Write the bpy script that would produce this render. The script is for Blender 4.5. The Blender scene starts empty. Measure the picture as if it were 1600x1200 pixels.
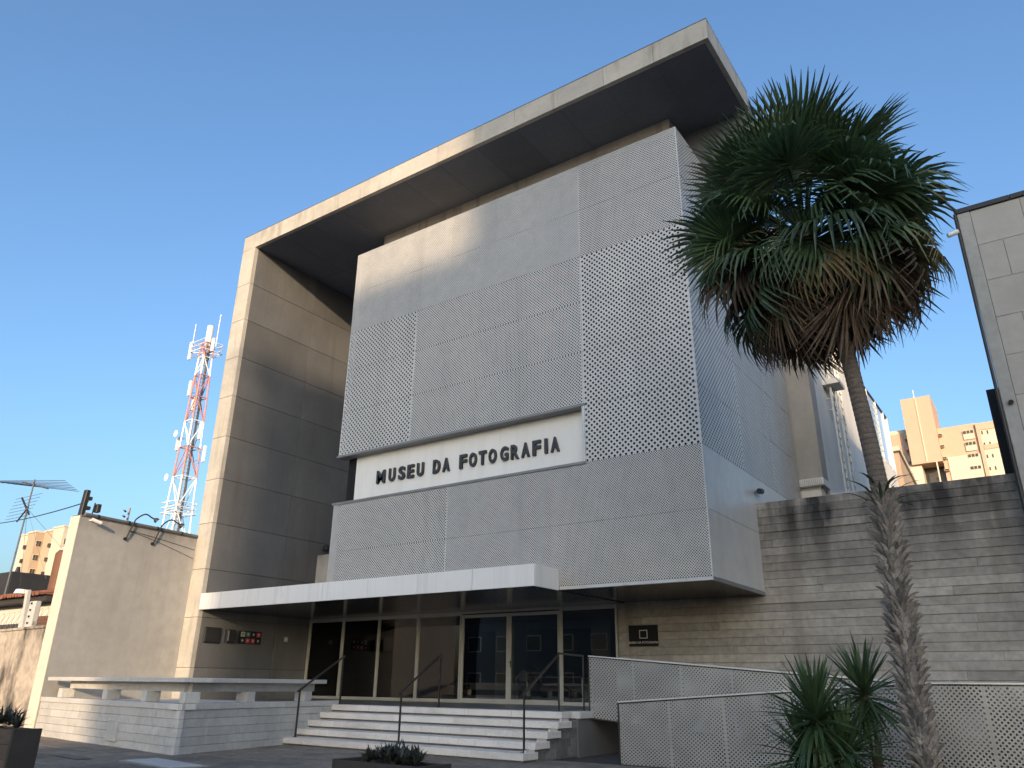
import bpy, math, random
import numpy as np
from mathutils import Vector, Matrix, Euler

rnd = random.Random(7)
scn = bpy.context.scene
COL = scn.collection
R = math.radians

# ------------------------------------------------------------------ camera
cam = bpy.data.objects.new('camera', bpy.data.cameras.new('camera'))
COL.objects.link(cam); scn.camera = cam
YAW, PITCH, ROLL, FPX = R(-34.9935), R(21.5715), R(0.66577), 1188.04
cy, sy, cp, sp = math.cos(YAW), math.sin(YAW), math.cos(PITCH), math.sin(PITCH)
fw = Vector((sy*cp, cy*cp, sp)); rt = Vector((cy, -sy, 0)); up = rt.cross(fw)
rt2 = math.cos(ROLL)*rt + math.sin(ROLL)*up; up2 = -math.sin(ROLL)*rt + math.cos(ROLL)*up
M3 = Matrix((rt2, up2, -fw)).transposed()
cam.matrix_world = Matrix.Translation((0, 0, 1.34)) @ M3.to_4x4()
cam.data.sensor_width = 36.0; cam.data.lens = 36.0*FPX/1600.0
cam.data.clip_start = 0.05; cam.data.clip_end = 5000
scn.render.resolution_x, scn.render.resolution_y = 1024, 768

# ------------------------------------------------------------------ sky and sun
SUN_AZ, SUN_EL = R(150), R(12.2)           # azimuth clockwise from +Y: low behind the camera, to its right
w = bpy.data.worlds.new('World'); scn.world = w; w.use_nodes = True
nt = w.node_tree
sky = nt.nodes.new('ShaderNodeTexSky'); sky.sky_type = 'NISHITA'; sky.sun_disc = False
sky.sun_elevation = SUN_EL; sky.sun_rotation = SUN_AZ
sky.air_density = 1.15; sky.dust_density = 3.6; sky.ozone_density = 4.1; sky.altitude = 20
bg = nt.nodes['Background']; bg.inputs[1].default_value = 0.15
nt.links.new(sky.outputs[0], bg.inputs[0])
sun = bpy.data.objects.new('sun', bpy.data.lights.new('sun', 'SUN')); COL.objects.link(sun)
sd = Vector((math.sin(SUN_AZ)*math.cos(SUN_EL), math.cos(SUN_AZ)*math.cos(SUN_EL), math.sin(SUN_EL)))
sun.rotation_euler = sd.to_track_quat('Z', 'Y').to_euler(); sun.location = sd*60
sun.data.energy = 2.4; sun.data.angle = R(0.75); sun.data.color = (1.0, 0.74, 0.47)
scn.view_settings.view_transform = 'Standard'; scn.view_settings.look = 'None'
scn.view_settings.gamma = 1.0; scn.view_settings.exposure = 1.17
scn.view_settings.use_curve_mapping = False

# ------------------------------------------------------------------ materials
def surf(name, c1, c2=None, scale=1.0, stretch=(1, 1, 1), detail=5, rough=0.75, rough2=None, metal=0.0, spec=0.4,
         bump=0.0, bscale=30.0, fine=None, fscale=25.0, famt=0.3, streak=None, sscale=(1.2, 1.2, 0.12), samt=0.5, slo=0.5, shi=0.72,
         rand=0.0, coat=0.0, trans=0.0, top=None):
    m = bpy.data.materials.new(name); m.use_nodes = True
    n, l = m.node_tree.nodes, m.node_tree.links
    b = n['Principled BSDF']
    b.inputs['Roughness'].default_value = rough; b.inputs['Metallic'].default_value = metal
    b.inputs['Specular IOR Level'].default_value = spec; b.inputs['Coat Weight'].default_value = coat
    pos = n.new('ShaderNodeNewGeometry').outputs['Position']
    def noise(sc, st=(1, 1, 1), det=5, off=0.0):
        mp = n.new('ShaderNodeMapping'); mp.inputs['Scale'].default_value = st
        mp.inputs['Location'].default_value = (off, off*1.7, off*.6)
        l.new(pos, mp.inputs[0])
        t = n.new('ShaderNodeTexNoise'); t.inputs['Scale'].default_value = sc; t.inputs['Detail'].default_value = det
        t.inputs['Roughness'].default_value = 0.6
        l.new(mp.outputs[0], t.inputs['Vector']); return t.outputs['Fac']
    def ramp(f, a, b_):
        r = n.new('ShaderNodeMapRange'); r.inputs[1].default_value = a; r.inputs[2].default_value = b_
        l.new(f, r.inputs[0]); return r.outputs[0]
    def mix(f, a, b_, kind='MIX'):
        x = n.new('ShaderNodeMix'); x.data_type = 'RGBA'; x.blend_type = kind
        if isinstance(f, float): x.inputs[0].default_value = f
        else: l.new(f, x.inputs[0])
        for s, v in ((6, a), (7, b_)):
            if isinstance(v, tuple): x.inputs[s].default_value = (*v, 1)
            else: l.new(v, x.inputs[s])
        return x.outputs[2]
    c2 = c2 or c1
    f1 = ramp(noise(scale, stretch, detail), 0.32, 0.68)
    col = mix(f1, c1, c2)
    if fine:
        f2 = ramp(noise(fscale, (1, 1, 1), 3, 3.1), 0.38, 0.66)
        mm = n.new('ShaderNodeMath'); mm.operation = 'MULTIPLY'; mm.inputs[1].default_value = famt; l.new(f2, mm.inputs[0])
        col = mix(mm.outputs[0], col, fine)
    if streak:
        f3 = ramp(noise(1.0, sscale, 6, 9.3), slo, shi)
        mm = n.new('ShaderNodeMath'); mm.operation = 'MULTIPLY'; mm.inputs[1].default_value = samt; l.new(f3, mm.inputs[0])
        col = mix(mm.outputs[0], col, streak)
    if top:      # dark mildew that runs down from the top edge of a wall: (z_from, z_to, colour, amount)
        sx = n.new('ShaderNodeSeparateXYZ'); l.new(pos, sx.inputs[0])
        r = ramp(sx.outputs[2], top[0], top[1])
        nz = ramp(noise(1.0, (2.2, 2.2, 0.5), 6, 5.0), 0.30, 0.62)
        mm = n.new('ShaderNodeMath'); mm.operation = 'MULTIPLY'; l.new(r, mm.inputs[0]); l.new(nz, mm.inputs[1])
        m2 = n.new('ShaderNodeMath'); m2.operation = 'MULTIPLY'; m2.inputs[1].default_value = top[3]; l.new(mm.outputs[0], m2.inputs[0])
        col = mix(m2.outputs[0], col, top[2])
    if rand:
        oi = n.new('ShaderNodeObjectInfo')
        r = n.new('ShaderNodeMapRange'); r.inputs[3].default_value = 1-rand; r.inputs[4].default_value = 1+rand
        l.new(oi.outputs['Random'], r.inputs[0])
        hs = n.new('ShaderNodeHueSaturation'); l.new(r.outputs[0], hs.inputs['Value']); l.new(col, hs.inputs['Color'])
        col = hs.outputs[0]
    l.new(col, b.inputs['Base Color'])
    if rough2 is not None:
        rr = n.new('ShaderNodeMapRange'); rr.inputs[3].default_value = rough; rr.inputs[4].default_value = rough2
        l.new(noise(3.0, (1, 1, 1), 5, 7.7), rr.inputs[0]); l.new(rr.outputs[0], b.inputs['Roughness'])
    if bump:
        bp = n.new('ShaderNodeBump'); bp.inputs['Strength'].default_value = bump; bp.inputs['Distance'].default_value = 0.01
        l.new(noise(bscale, (1, 1, 1), 6, 1.3), bp.inputs['Height']); l.new(bp.outputs[0], b.inputs['Normal'])
    if trans:
        tr = n.new('ShaderNodeBsdfTranslucent'); l.new(col, tr.inputs[0])
        mx = n.new('ShaderNodeMixShader'); mx.inputs[0].default_value = trans
        out = n['Material Output']; l.new(b.outputs[0], mx.inputs[1]); l.new(tr.outputs[0], mx.inputs[2]); l.new(mx.outputs[0], out.inputs[0])
    return m

def glass(name, tint, refl=1.0, rough=0.0):
    m = bpy.data.materials.new(name); m.use_nodes = True
    n, l = m.node_tree.nodes, m.node_tree.links
    n.remove(n['Principled BSDF'])
    t = n.new('ShaderNodeBsdfTransparent'); t.inputs[0].default_value = (*tint, 1)
    g = n.new('ShaderNodeBsdfGlossy'); g.inputs['Roughness'].default_value = rough; g.inputs[0].default_value = (refl, refl, refl, 1)
    fr = n.new('ShaderNodeFresnel'); fr.inputs[0].default_value = 1.65
    tx = n.new('ShaderNodeTexNoise'); tx.inputs['Scale'].default_value = 0.7
    bp = n.new('ShaderNodeBump'); bp.inputs['Strength'].default_value = 0.02; bp.inputs['Distance'].default_value = 0.02
    ge = n.new('ShaderNodeNewGeometry'); l.new(ge.outputs['Position'], tx.inputs['Vector'])
    l.new(tx.outputs['Fac'], bp.inputs['Height']); l.new(bp.outputs[0], g.inputs['Normal'])
    mx = n.new('ShaderNodeMixShader'); l.new(fr.outputs[0], mx.inputs[0]); l.new(t.outputs[0], mx.inputs[1]); l.new(g.outputs[0], mx.inputs[2])
    l.new(mx.outputs[0], n['Material Output'].inputs[0]); return m

MT = {
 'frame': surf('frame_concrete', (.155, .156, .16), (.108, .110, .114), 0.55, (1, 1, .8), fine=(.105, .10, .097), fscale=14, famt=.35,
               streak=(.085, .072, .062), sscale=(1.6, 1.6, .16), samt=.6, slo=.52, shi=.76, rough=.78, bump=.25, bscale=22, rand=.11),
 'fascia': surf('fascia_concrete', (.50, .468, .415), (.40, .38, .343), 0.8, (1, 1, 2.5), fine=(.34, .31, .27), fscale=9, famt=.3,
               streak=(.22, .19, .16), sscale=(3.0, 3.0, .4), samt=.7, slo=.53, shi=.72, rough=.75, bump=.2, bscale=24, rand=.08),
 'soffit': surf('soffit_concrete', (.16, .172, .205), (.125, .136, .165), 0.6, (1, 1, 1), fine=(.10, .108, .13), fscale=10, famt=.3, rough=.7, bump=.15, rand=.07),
 'joint': surf('joint_dark', (.035, .033, .032), rough=.9),
 'perf': surf('perforated_aluminium', (.62, .605, .58), (.555, .545, .53), 0.5, (1, 1, .6), fine=(.42, .42, .41), fscale=3, famt=.3, streak=(.40, .39, .375), sscale=(2.2, 2.2, .16), samt=.35, rough=.42, metal=.12, spec=.5, rand=.015),
 'trim': surf('aluminium_trim', (.60, .60, .59), (.52, .52, .51), 2, rough=.4, metal=.3, rand=.06),
 'trimdark': surf('grey_metal_trim', (.24, .245, .25), (.20, .205, .21), 2, rough=.45, metal=.2),
 'behind': surf('dark_backing', (.008, .008, .009), rough=.8),
 'white': surf('white_panel', (.80, .79, .765), (.74, .73, .70), 0.9, (1, 1, .3), rough=.38, streak=(.62, .60, .56), sscale=(5, 5, .4), samt=.35),
 'canopy': surf('white_metal_panel', (.74, .745, .75), (.69, .695, .70), 0.6, (1, 1, .5), rough=.28, spec=.5, rand=.02, streak=(.50, .49, .465), sscale=(5, 5, .25), samt=.45),
 'gloss': surf('polished_dark_soffit', (.05, .05, .054), (.038, .038, .042), 1.2, rough=.10, rough2=.22, spec=.6),
 'letter': surf('charcoal_letter', (.04, .041, .043), rough=.4),
 'black': surf('black_plate', (.012, .012, .013), rough=.6, spec=.2),
 'plank': surf('board_marked_concrete', (.41, .383, .345), (.295, .277, .252), 0.7, (1, 1, 1.6), detail=7, fine=(.18, .173, .163), fscale=7, famt=.45,
               streak=(.15, .13, .115), sscale=(1.1, 1.1, .10), samt=.6, slo=.53, shi=.68, rough=.85, bump=.6, bscale=38, rand=.16,
               top=(3.4, 5.3, (.036, .035, .035), 1.0)),
 'plain': surf('plain_concrete', (.415, .402, .382), (.345, .335, .32), 0.6, (1, 1, .7), detail=9, fine=(.285, .277, .264), fscale=3.2, famt=.4,
               streak=(.25, .225, .20), sscale=(1.8, 1.8, .14), samt=.35, rough=.85, bump=.45, bscale=16, top=(5.2, 5.7, (.10, .092, .085), .6)),
 'render': surf('sunlit_concrete', (.66, .60, .50), (.58, .52, .44), 1.2, fine=(.42, .38, .32), fscale=9, famt=.35, rough=.85, bump=.3),  # wall concrete made paler and warmer, sunlight put into the colour
 'block': surf('grey_block', (.54, .53, .51), (.46, .452, .436), 1.3, fine=(.34, .332, .32), fscale=8, famt=.4, streak=(.30, .285, .265), samt=.35, rough=.88, bump=.45, bscale=45, rand=.06),
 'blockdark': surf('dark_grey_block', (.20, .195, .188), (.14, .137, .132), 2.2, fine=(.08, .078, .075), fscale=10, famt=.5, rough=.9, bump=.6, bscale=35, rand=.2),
 'coping': surf('coping_stone', (.57, .56, .54), (.50, .49, .472), 1.5, fine=(.33, .325, .315), fscale=20, famt=.35, rough=.8, bump=.25, rand=.05),
 'granite': surf('light_granite', (.72, .68, .635), (.63, .595, .555), 1.6, fine=(.42, .40, .38), fscale=60, famt=.5, rough=.6, bump=.2, bscale=80, rand=.05,
               streak=(.36, .325, .29), sscale=(1.6, 3, 3), samt=.5),
 'riser': surf('shadow_riser', (.16, .15, .14), (.11, .105, .10), 4, rough=.9),  # dark tone stands in for the shadow gap under each step slab
 'rail': surf('dark_steel_rail', (.075, .072, .068), (.055, .053, .05), 6, rough=.38, metal=.75),
 'steel': surf('ramp_steel', (.47, .46, .43), (.36, .352, .33), 0.9, (1, 1, 1.3), fine=(.42, .41, .385), fscale=4, famt=.4, rough=.34, rough2=.52, metal=.45, rand=.05),
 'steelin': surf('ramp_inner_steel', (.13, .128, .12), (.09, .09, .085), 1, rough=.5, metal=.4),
 'railtop': surf('steel_handrail', (.78, .77, .74), rough=.25, metal=.35),
 'alu': surf('champagne_aluminium', (.46, .46, .425), (.40, .40, .375), 3, rough=.38, metal=.3),
 'glass': glass('shop_glass', (.86, .88, .87)),
 'pave': surf('paving_stone', (.30, .255, .205), (.21, .18, .147), 1.2, fine=(.11, .10, .09), fscale=6, famt=.5, streak=(.08, .076, .072), sscale=(.7, .7, .7), samt=.5, rough=.95, spec=.12, bump=.35, bscale=40, rand=.13),
 'bed': surf('paving_bed', (.07, .067, .063), (.045, .043, .04), 6, rough=.95),
 'asphalt': surf('asphalt', (.055, .054, .053), (.042, .042, .042), 3, fine=(.08, .08, .08), fscale=60, famt=.4, rough=.9, bump=.4, bscale=90),
 'kerb': surf('kerb_concrete', (.33, .32, .30), (.26, .25, .24), 2, rough=.85, bump=.3),
 'dirt': surf('soil', (.06, .045, .032), (.04, .03, .022), 9, rough=.95, bump=.6),
 'wood': surf('weathered_timber', (.105, .082, .062), (.07, .056, .044), 3, (1, 1, 6), rough=.8, bump=.3, rand=.12),
 'iron': surf('brown_iron', (.05, .042, .036), (.035, .03, .027), 4, rough=.6),
 'oldwall': surf('old_stained_wall', (.56, .48, .39), (.42, .36, .30), .9, (1, 1, .5), detail=8, fine=(.24, .205, .175), fscale=4, famt=.55,
               streak=(.05, .045, .04), sscale=(.8, .8, .45), samt=.95, slo=.47, shi=.60, rough=.92, bump=.7, bscale=14),
 'dark': surf('dark_metal', (.03, .03, .032), (.022, .022, .024), 5, rough=.5),
 'wire': surf('grey_wire', (.16, .16, .16), rough=.5, metal=.5),
 'pipe': surf('grey_pipe', (.14, .138, .135), (.11, .11, .108), 4, rough=.6),
 'lampw': surf('white_plastic', (.70, .70, .68), rough=.4),
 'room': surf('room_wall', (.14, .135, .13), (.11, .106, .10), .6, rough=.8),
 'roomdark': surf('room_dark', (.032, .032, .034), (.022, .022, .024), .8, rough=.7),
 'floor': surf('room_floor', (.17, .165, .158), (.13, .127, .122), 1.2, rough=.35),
 'cab': surf('pale_cabinet', (.62, .62, .52), rough=.5),
 'red': surf('red_plastic', (.32, .025, .03), rough=.4), 'blue': surf('blue_plastic', (.02, .07, .26), rough=.4),
 'pinkred': surf('red_print', (.42, .06, .07), rough=.5), 'green': surf('green_print', (.06, .20, .14), rough=.5), 'palep': surf('pale_print', (.45, .45, .43), rough=.5),
 'bark': surf('palm_bark', (.19, .155, .128), (.115, .094, .078), 5, (1, 1, 3), fine=(.085, .066, .052), fscale=30, famt=.5, rough=.9, bump=.6, bscale=50),
 'boot': surf('leaf_base_bark', (.33, .295, .26), (.20, .178, .157), 9, (1, 1, 1), fine=(.07, .06, .05), fscale=40, famt=.5, rough=.9, bump=.4, bscale=60, rand=.4),
 'frond': surf('palm_green', (.080, .128, .055), (.048, .086, .040), 3, rough=.38, spec=.5, rand=.35, trans=.25),
 'frondold': surf('palm_faded', (.16, .15, .065), (.27, .18, .09), 2.5, rough=.6, rand=.3, trans=.2),
 'fronddead': surf('palm_dead', (.21, .155, .11), (.085, .064, .047), 1.6, rough=.85, rand=.5, trans=.15),
 'petiole': surf('palm_petiole', (.10, .105, .05), (.13, .10, .055), 4, rough=.5),
 'yucca': surf('yucca_leaf', (.085, .14, .062), (.052, .095, .045), 5, rough=.33, spec=.5, rand=.35, trans=.2),
 'yuccastem': surf('yucca_stem', (.13, .11, .08), (.08, .065, .05), 8, rough=.9, bump=.5),
 'succ': surf('dark_succulent', (.040, .044, .036), (.024, .027, .024), 9, rough=.5),
 'peach': surf('peach_wall', (.56, .375, .275), (.53, .355, .26), .05, fine=(.47, .315, .23), fscale=.6, famt=.3, rough=.85),
 'cream': surf('cream_wall', (.60, .535, .42), (.57, .505, .395), .05, fine=(.50, .445, .35), fscale=.6, famt=.25, rough=.85),
 'tan': surf('tan_wall', (.46, .345, .245), (.42, .31, .22), .05, rough=.85),
 'farwin': surf('far_window', (.045, .04, .04), (.08, .07, .06), .5, rough=.25),
 'farframe': surf('far_frame', (.62, .52, .40), rough=.6),
 'rearwall': surf('rear_white_wall', (.74, .71, .66), (.68, .655, .61), .4, (1, 1, .4), fine=(.58, .55, .50), fscale=3, famt=.25, streak=(.46, .43, .39), sscale=(1.5, 1.5, .12), samt=.35, rough=.8, bump=.15),
 'sidecon': surf('pier_concrete', (.36, .335, .30), (.28, .26, .235), .9, (1, 1, .5), fine=(.42, .39, .35), fscale=3, famt=.3, rough=.85, bump=.3),
 'neigh': surf('neighbour_panel', (.44, .42, .39), (.38, .365, .34), .7, fine=(.32, .305, .285), fscale=5, famt=.3, rough=.8, bump=.2, rand=.04),
 'neighp': surf('neighbour_pilaster', (.40, .40, .385), (.33, .33, .32), 1.4, (1, 1, .6), fine=(.25, .25, .24), fscale=6, famt=.4, rough=.85, bump=.3),
 'skyglass': surf('pale_glass_panel', (.42, .53, .66), (.50, .60, .70), .6, rough=.15, spec=.6),
 'mastred': surf('mast_red', (.50, .20, .17), rough=.6), 'mastwhite': surf('mast_white', (.78, .77, .75), rough=.6),
 'mastgrey': surf('mast_grey', (.28, .27, .27), rough=.6),
 'tile': surf('clay_tile', (.36, .145, .085), (.24, .10, .065), 3, fine=(.12, .07, .055), fscale=9, famt=.5, rough=.9, rand=.2),
 'whitehouse': surf('white_house_wall', (.70, .64, .56), (.64, .58, .50), 1, rough=.85),
 'blackroof': surf('dark_roof_edge', (.045, .04, .04), rough=.8),
 'shutter': surf('brown_shutter', (.16, .075, .045), rough=.7),
 'apt': surf('apartment_render', (.46, .42, .37), (.40, .37, .33), .2, rough=.85), 'addeddark': surf('added_block_dark', (.12, .115, .11), (.09, .088, .085), .3, rough=.85), 'aptlit': surf('apartment_ochre', (.78, .66, .48), (.66, .55, .40), .5, rough=.85),  # the dark one serves only the block added to darken glass reflections
}

# ------------------------------------------------------------------ mesh helpers
class MB:
    def __init__(s): s.v, s.f = [], []
    def add(s, vs, fs):
        o = len(s.v); s.v += [tuple(p) for p in vs]; s.f += [tuple(i+o for i in f) for f in fs]; return s
    def box(s, a, b):
        x0, y0, z0 = a; x1, y1, z1 = b
        return s.add([(x0, y0, z0), (x1, y0, z0), (x1, y1, z0), (x0, y1, z0), (x0, y0, z1), (x1, y0, z1), (x1, y1, z1), (x0, y1, z1)],
              [(0, 3, 2, 1), (4, 5, 6, 7), (0, 1, 5, 4), (1, 2, 6, 5), (2, 3, 7, 6), (3, 0, 4, 7)])
    def cbox(s, a, b, c=.006, M=None):      # box with chamfered edges
        lo = [min(a[i], b[i]) for i in range(3)]; hi = [max(a[i], b[i]) for i in range(3)]
        c = min(c, min(hi[i]-lo[i] for i in range(3))*.3)
        vs, idx = [], {}
        for sx in (0, 1):
            for sy_ in (0, 1):
                for sz in (0, 1):
                    S = (sx, sy_, sz)
                    for ax in range(3):
                        p = [(hi[i] if S[i] else lo[i]) for i in range(3)]
                        for i in range(3):
                            if i != ax: p[i] += -c if S[i] else c
                        idx[(S, ax)] = len(vs); vs.append(p)
        fs = []
        for ax in range(3):
            u, v = (ax+1) % 3, (ax+2) % 3
            for side in (0, 1):
                q = []
                for du, dv in ((0, 0), (1, 0), (1, 1), (0, 1)):
                    S = [0]*3; S[ax] = side; S[u] = du; S[v] = dv; q.append(idx[(tuple(S), ax)])
                fs.append(q if side else q[::-1])
        for ax in range(3):                 # edges along ax
            u, v = (ax+1) % 3, (ax+2) % 3
            for du in (0, 1):
                for dv in (0, 1):
                    A = [0]*3; A[u] = du; A[v] = dv; B = list(A); B[ax] = 1
                    A, B = tuple(A), tuple(B)
                    q = [idx[(A, u)], idx[(B, u)], idx[(B, v)], idx[(A, v)]]
                    fs.append(q if du != dv else q[::-1])
        for S in [(i, j, k) for i in (0, 1) for j in (0, 1) for k in (0, 1)]:
            q = [idx[(S, 0)], idx[(S, 1)], idx[(S, 2)]]
            fs.append(q if sum(S) % 2 else q[::-1])
        if M is not None: vs = [M @ Vector(p) for p in vs]
        return s.add(vs, fs)
    def seg(s, p0, p1, t0, t1, z0, z1, c=.006):   # box along a plan segment; t = offset to its left
        p0, p1 = Vector((p0[0], p0[1], 0)), Vector((p1[0], p1[1], 0)); d = p1-p0
        M = Matrix.Translation(p0) @ Matrix.Rotation(math.atan2(d.y, d.x), 4, 'Z')
        return s.cbox((0, t0, z0), (d.length, t1, z1), c, M)
    def prism(s, poly, z0, z1):
        n = len(poly)
        return s.add([(x, y, z0) for x, y in poly]+[(x, y, z1) for x, y in poly],
              [tuple(range(n))[::-1], tuple(range(n, 2*n))]+[(i, (i+1) % n, n+(i+1) % n, n+i) for i in range(n)])
    def tube(s, path, r, n=8, cap=True):
        P = [Vector(p) for p in path]; rs = r if isinstance(r, (list, tuple)) else [r]*len(P)
        rings = []; prev = None
        for i, p in enumerate(P):
            t = (P[min(i+1, len(P)-1)]-P[max(i-1, 0)]).normalized()
            a = prev if prev is not None else (Vector((0, 0, 1)) if abs(t.z) < .9 else Vector((1, 0, 0)))
            u = (a-t*a.dot(t)).normalized(); prev = u; v_ = t.cross(u)
            rings.append([p+rs[i]*(math.cos(2*math.pi*k/n)*u+math.sin(2*math.pi*k/n)*v_) for k in range(n)])
        fs = []
        for i in range(len(P)-1):
            for k in range(n): fs.append((i*n+k, i*n+(k+1) % n, (i+1)*n+(k+1) % n, (i+1)*n+k))
        if cap: fs += [tuple(range(n))[::-1], tuple(range((len(P)-1)*n, len(P)*n))]
        return s.add([p for q in rings for p in q], fs)
    def bar(s, p, q, w_, h=None):           # rectangular bar between two points
        p, q = Vector(p), Vector(q); d = q-p; h = h or w_
        M = Matrix.Translation(p) @ d.to_track_quat('X', 'Z').to_matrix().to_4x4()
        return s.cbox((0, -w_/2, -h/2), (d.length, w_/2, h/2), min(w_, h)*.12, M)
    def mesh(s, name='mesh'):
        me = bpy.data.meshes.new(name); me.from_pydata(s.v, [], s.f); me.update(); return me
    def build(s, name, mat, parent=None, smooth=False): return put(name, s.mesh(name), mat, parent, smooth)

def put(name, me, mat, parent=None, smooth=False, loc=None, rot=None, scale=None):
    if mat and not me.materials: me.materials.append(MT[mat] if isinstance(mat, str) else mat)
    if smooth: me.polygons.foreach_set('use_smooth', [True]*len(me.polygons))
    o = bpy.data.objects.new(name, me); COL.objects.link(o)
    if parent is not None:
        o.parent = parent
        if parent.type == 'EMPTY': o.matrix_parent_inverse = Matrix.Translation(-parent.location)
    if loc is not None: o.location = loc
    if rot is not None: o.rotation_euler = rot
    if scale is not None: o.scale = scale if isinstance(scale, (tuple, list)) else (scale,)*3
    return o
def thing(name, loc, label, cat, group=None):
    o = bpy.data.objects.new(name, None); COL.objects.link(o); o.location = loc; o.empty_display_size = .3
    return tag(o, label, cat, group)
def tag(o, label, cat, group=None):
    o['label'] = label; o['category'] = cat
    if group: o['group'] = group
    return o
def struct(o): o['kind'] = 'structure'; return o

def perf(name, mat, parent, W, Hh, pitch, dia, fn, sides=8):
    """perforated sheet: rows of real holes, every other row shifted by half a pitch. fn maps (u, v) arrays to xyz."""
    nr = max(2, round(Hh/(pitch/2))); nc = max(2, round(W/pitch)); h = Hh/nr; cw = W/nc
    cu, cv, fl = [], [], []
    for r in range(nr):
        off = 0 if r % 2 == 0 else .5; k = nc if r % 2 == 0 else nc-1
        cu.append((np.arange(k)+.5+off)*cw); cv.append(np.full(k, (r+.5)*h))
        if r % 2: fl += [(0, cw/2, r*h, (r+1)*h), (W-cw/2, W, r*h, (r+1)*h)]
    cu, cv = np.concatenate(cu), np.concatenate(cv); N = len(cu)
    if sides == 8:
        ou = np.array([1, 1, 0, -1, -1, -1, 0, 1])*cw/2; ov = np.array([0, 1, 1, 1, 0, -1, -1, -1])*h/2
        an = np.arctan2(ov, ou*(h/cw)); rr = dia/2
    else:
        ou = np.array([1, -1, -1, 1])*cw/2; ov = np.array([1, 1, -1, -1])*h/2
        an = np.radians([45, 135, 225, 315]); rr = dia/2*1.25
    iu, iv = np.cos(an)*rr, np.sin(an)*rr
    K = len(ou)
    U = np.concatenate([cu[:, None]+ou, cu[:, None]+iu], 1); V = np.concatenate([cv[:, None]+ov, cv[:, None]+iv], 1)
    F = np.array([[k, (k+1) % K, K+(k+1) % K, K+k] for k in range(K)])
    faces = (F[None]+(np.arange(N)*2*K)[:, None, None]).reshape(-1, 4)
    U, V = U.ravel(), V.ravel()
    if fl:
        q = np.array(fl); b = len(U)
        U = np.concatenate([U, q[:, [0, 1, 1, 0]].ravel()]); V = np.concatenate([V, q[:, [2, 2, 3, 3]].ravel()])
        faces = np.concatenate([faces, (np.arange(len(q))*4)[:, None]+b+np.arange(4)])
    co = np.stack(fn(U, V), 1).astype(np.float32)
    me = bpy.data.meshes.new(name); me.vertices.add(len(co)); me.vertices.foreach_set('co', co.ravel())
    nf = len(faces); me.loops.add(nf*4); me.loops.foreach_set('vertex_index', faces.astype(np.int32).ravel())
    me.polygons.add(nf); me.polygons.foreach_set('loop_start', np.arange(nf, dtype=np.int32)*4)
    me.update(calc_edges=True); me.validate()
    return put(name, me, mat, parent)

def grid(a, b, n): return [a+(b-a)*i/n for i in range(n+1)]

# ------------------------------------------------------------------ key dimensions (metres; ground z = 0, camera at x = y = 0)
yF, yB, yW = 14.67, 15.73, 19.20
xL, xLi, xB0, xB1, xC, xR = -22.84, -22.10, -17.60, -5.83, -9.59, -4.39
zT, zTi, zB, zBb, zW, zCt, zP = 17.14, 16.51, 15.14, 3.42, 5.69, 3.90, 0.83
C0, CL, CR = (-14.67, 9.68), (-22.42, 10.68), (-15.62, 14.75)      # terrace corner, left end, right end

# ================================================================== ground
struct(MB().prism([(-700, -500), (700, -500), (700, 900), (-700, 900)], -1.2, -.06).build('ground', 'bed'))
struct(MB().prism([(-260, -4), (160, -4), (160, 60), (-260, 60)], -.5, -.028).build('pavement', 'bed'))
pav = bpy.data.objects['pavement']
# paving slabs where the photograph shows the pavement
pm = {}
for i in range(-24, 3):
    for j in range(3, 15):
        x = -0.3+i*.98+rnd.uniform(-.01, .01)+(j % 2)*.42; y = j*.92+rnd.uniform(-.01, .01)
        if abs(x) < 1.2 and y < 3 or x > .5: continue
        k = rnd.randrange(5)
        if k not in pm:
            ww, hh = .966+rnd.uniform(-.008, .008), .905+rnd.uniform(-.006, .006)
            pm[k] = MB().cbox((0, 0, -.05), (ww, hh, 0), .008).mesh('paving_slab')
        put('paving_slab', pm[k], 'pave', pav, loc=(x, y, rnd.uniform(-.004, .003)), rot=(rnd.uniform(-.003, .003), rnd.uniform(-.003, .003), rnd.uniform(-.004, .004)))
lid = thing('manhole_cover', (-13.4, 8.6, 0), 'pale rectangular access cover set in the dark pavement before the bench wall corner', 'manhole cover')
MB().seg((-14.3, 8.75), (-12.4, 8.5), -.35, .35, -.02, .012, .004).build('frame', 'kerb', lid)
MB().seg((-14.22, 8.74), (-12.48, 8.51), -.29, .29, -.01, .018, .004).build('lid', 'coping', lid)
grl = thing('drain_grate', (-15.6, 8.3, 0), 'dark iron drain grate lying in the pavement beside the pale access cover', 'drain grate')
MB().seg((-16.3, 8.3), (-15.0, 8.12), -.13, .13, -.02, .012, .003).build('frame', 'dark', grl)
for k in range(12):
    MB().seg((-16.25+k*.104, 8.3-k*.0144), (-16.2+k*.104, 8.293-k*.0144), -.11, .11, .008, .017, .002).build('bar', 'pipe', grl)
struct(MB().box((-260, -11.5, -.3), (160, -4.15, -.14)).build('street', 'asphalt'))
struct(MB().cbox((-260, -4.15, -.3), (160, -3.98, -.015), .02).build('kerb', 'kerb'))
struct(MB().cbox((-260, -14.5, -.3), (160, -11.5, 0.0), .02).build('far_pavement', 'kerb'))

# ================================================================== museum
mus = thing('museum_building', (-14, 17, 0), 'modern museum with perforated grey metal box under a tall angular concrete frame', 'museum')

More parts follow.
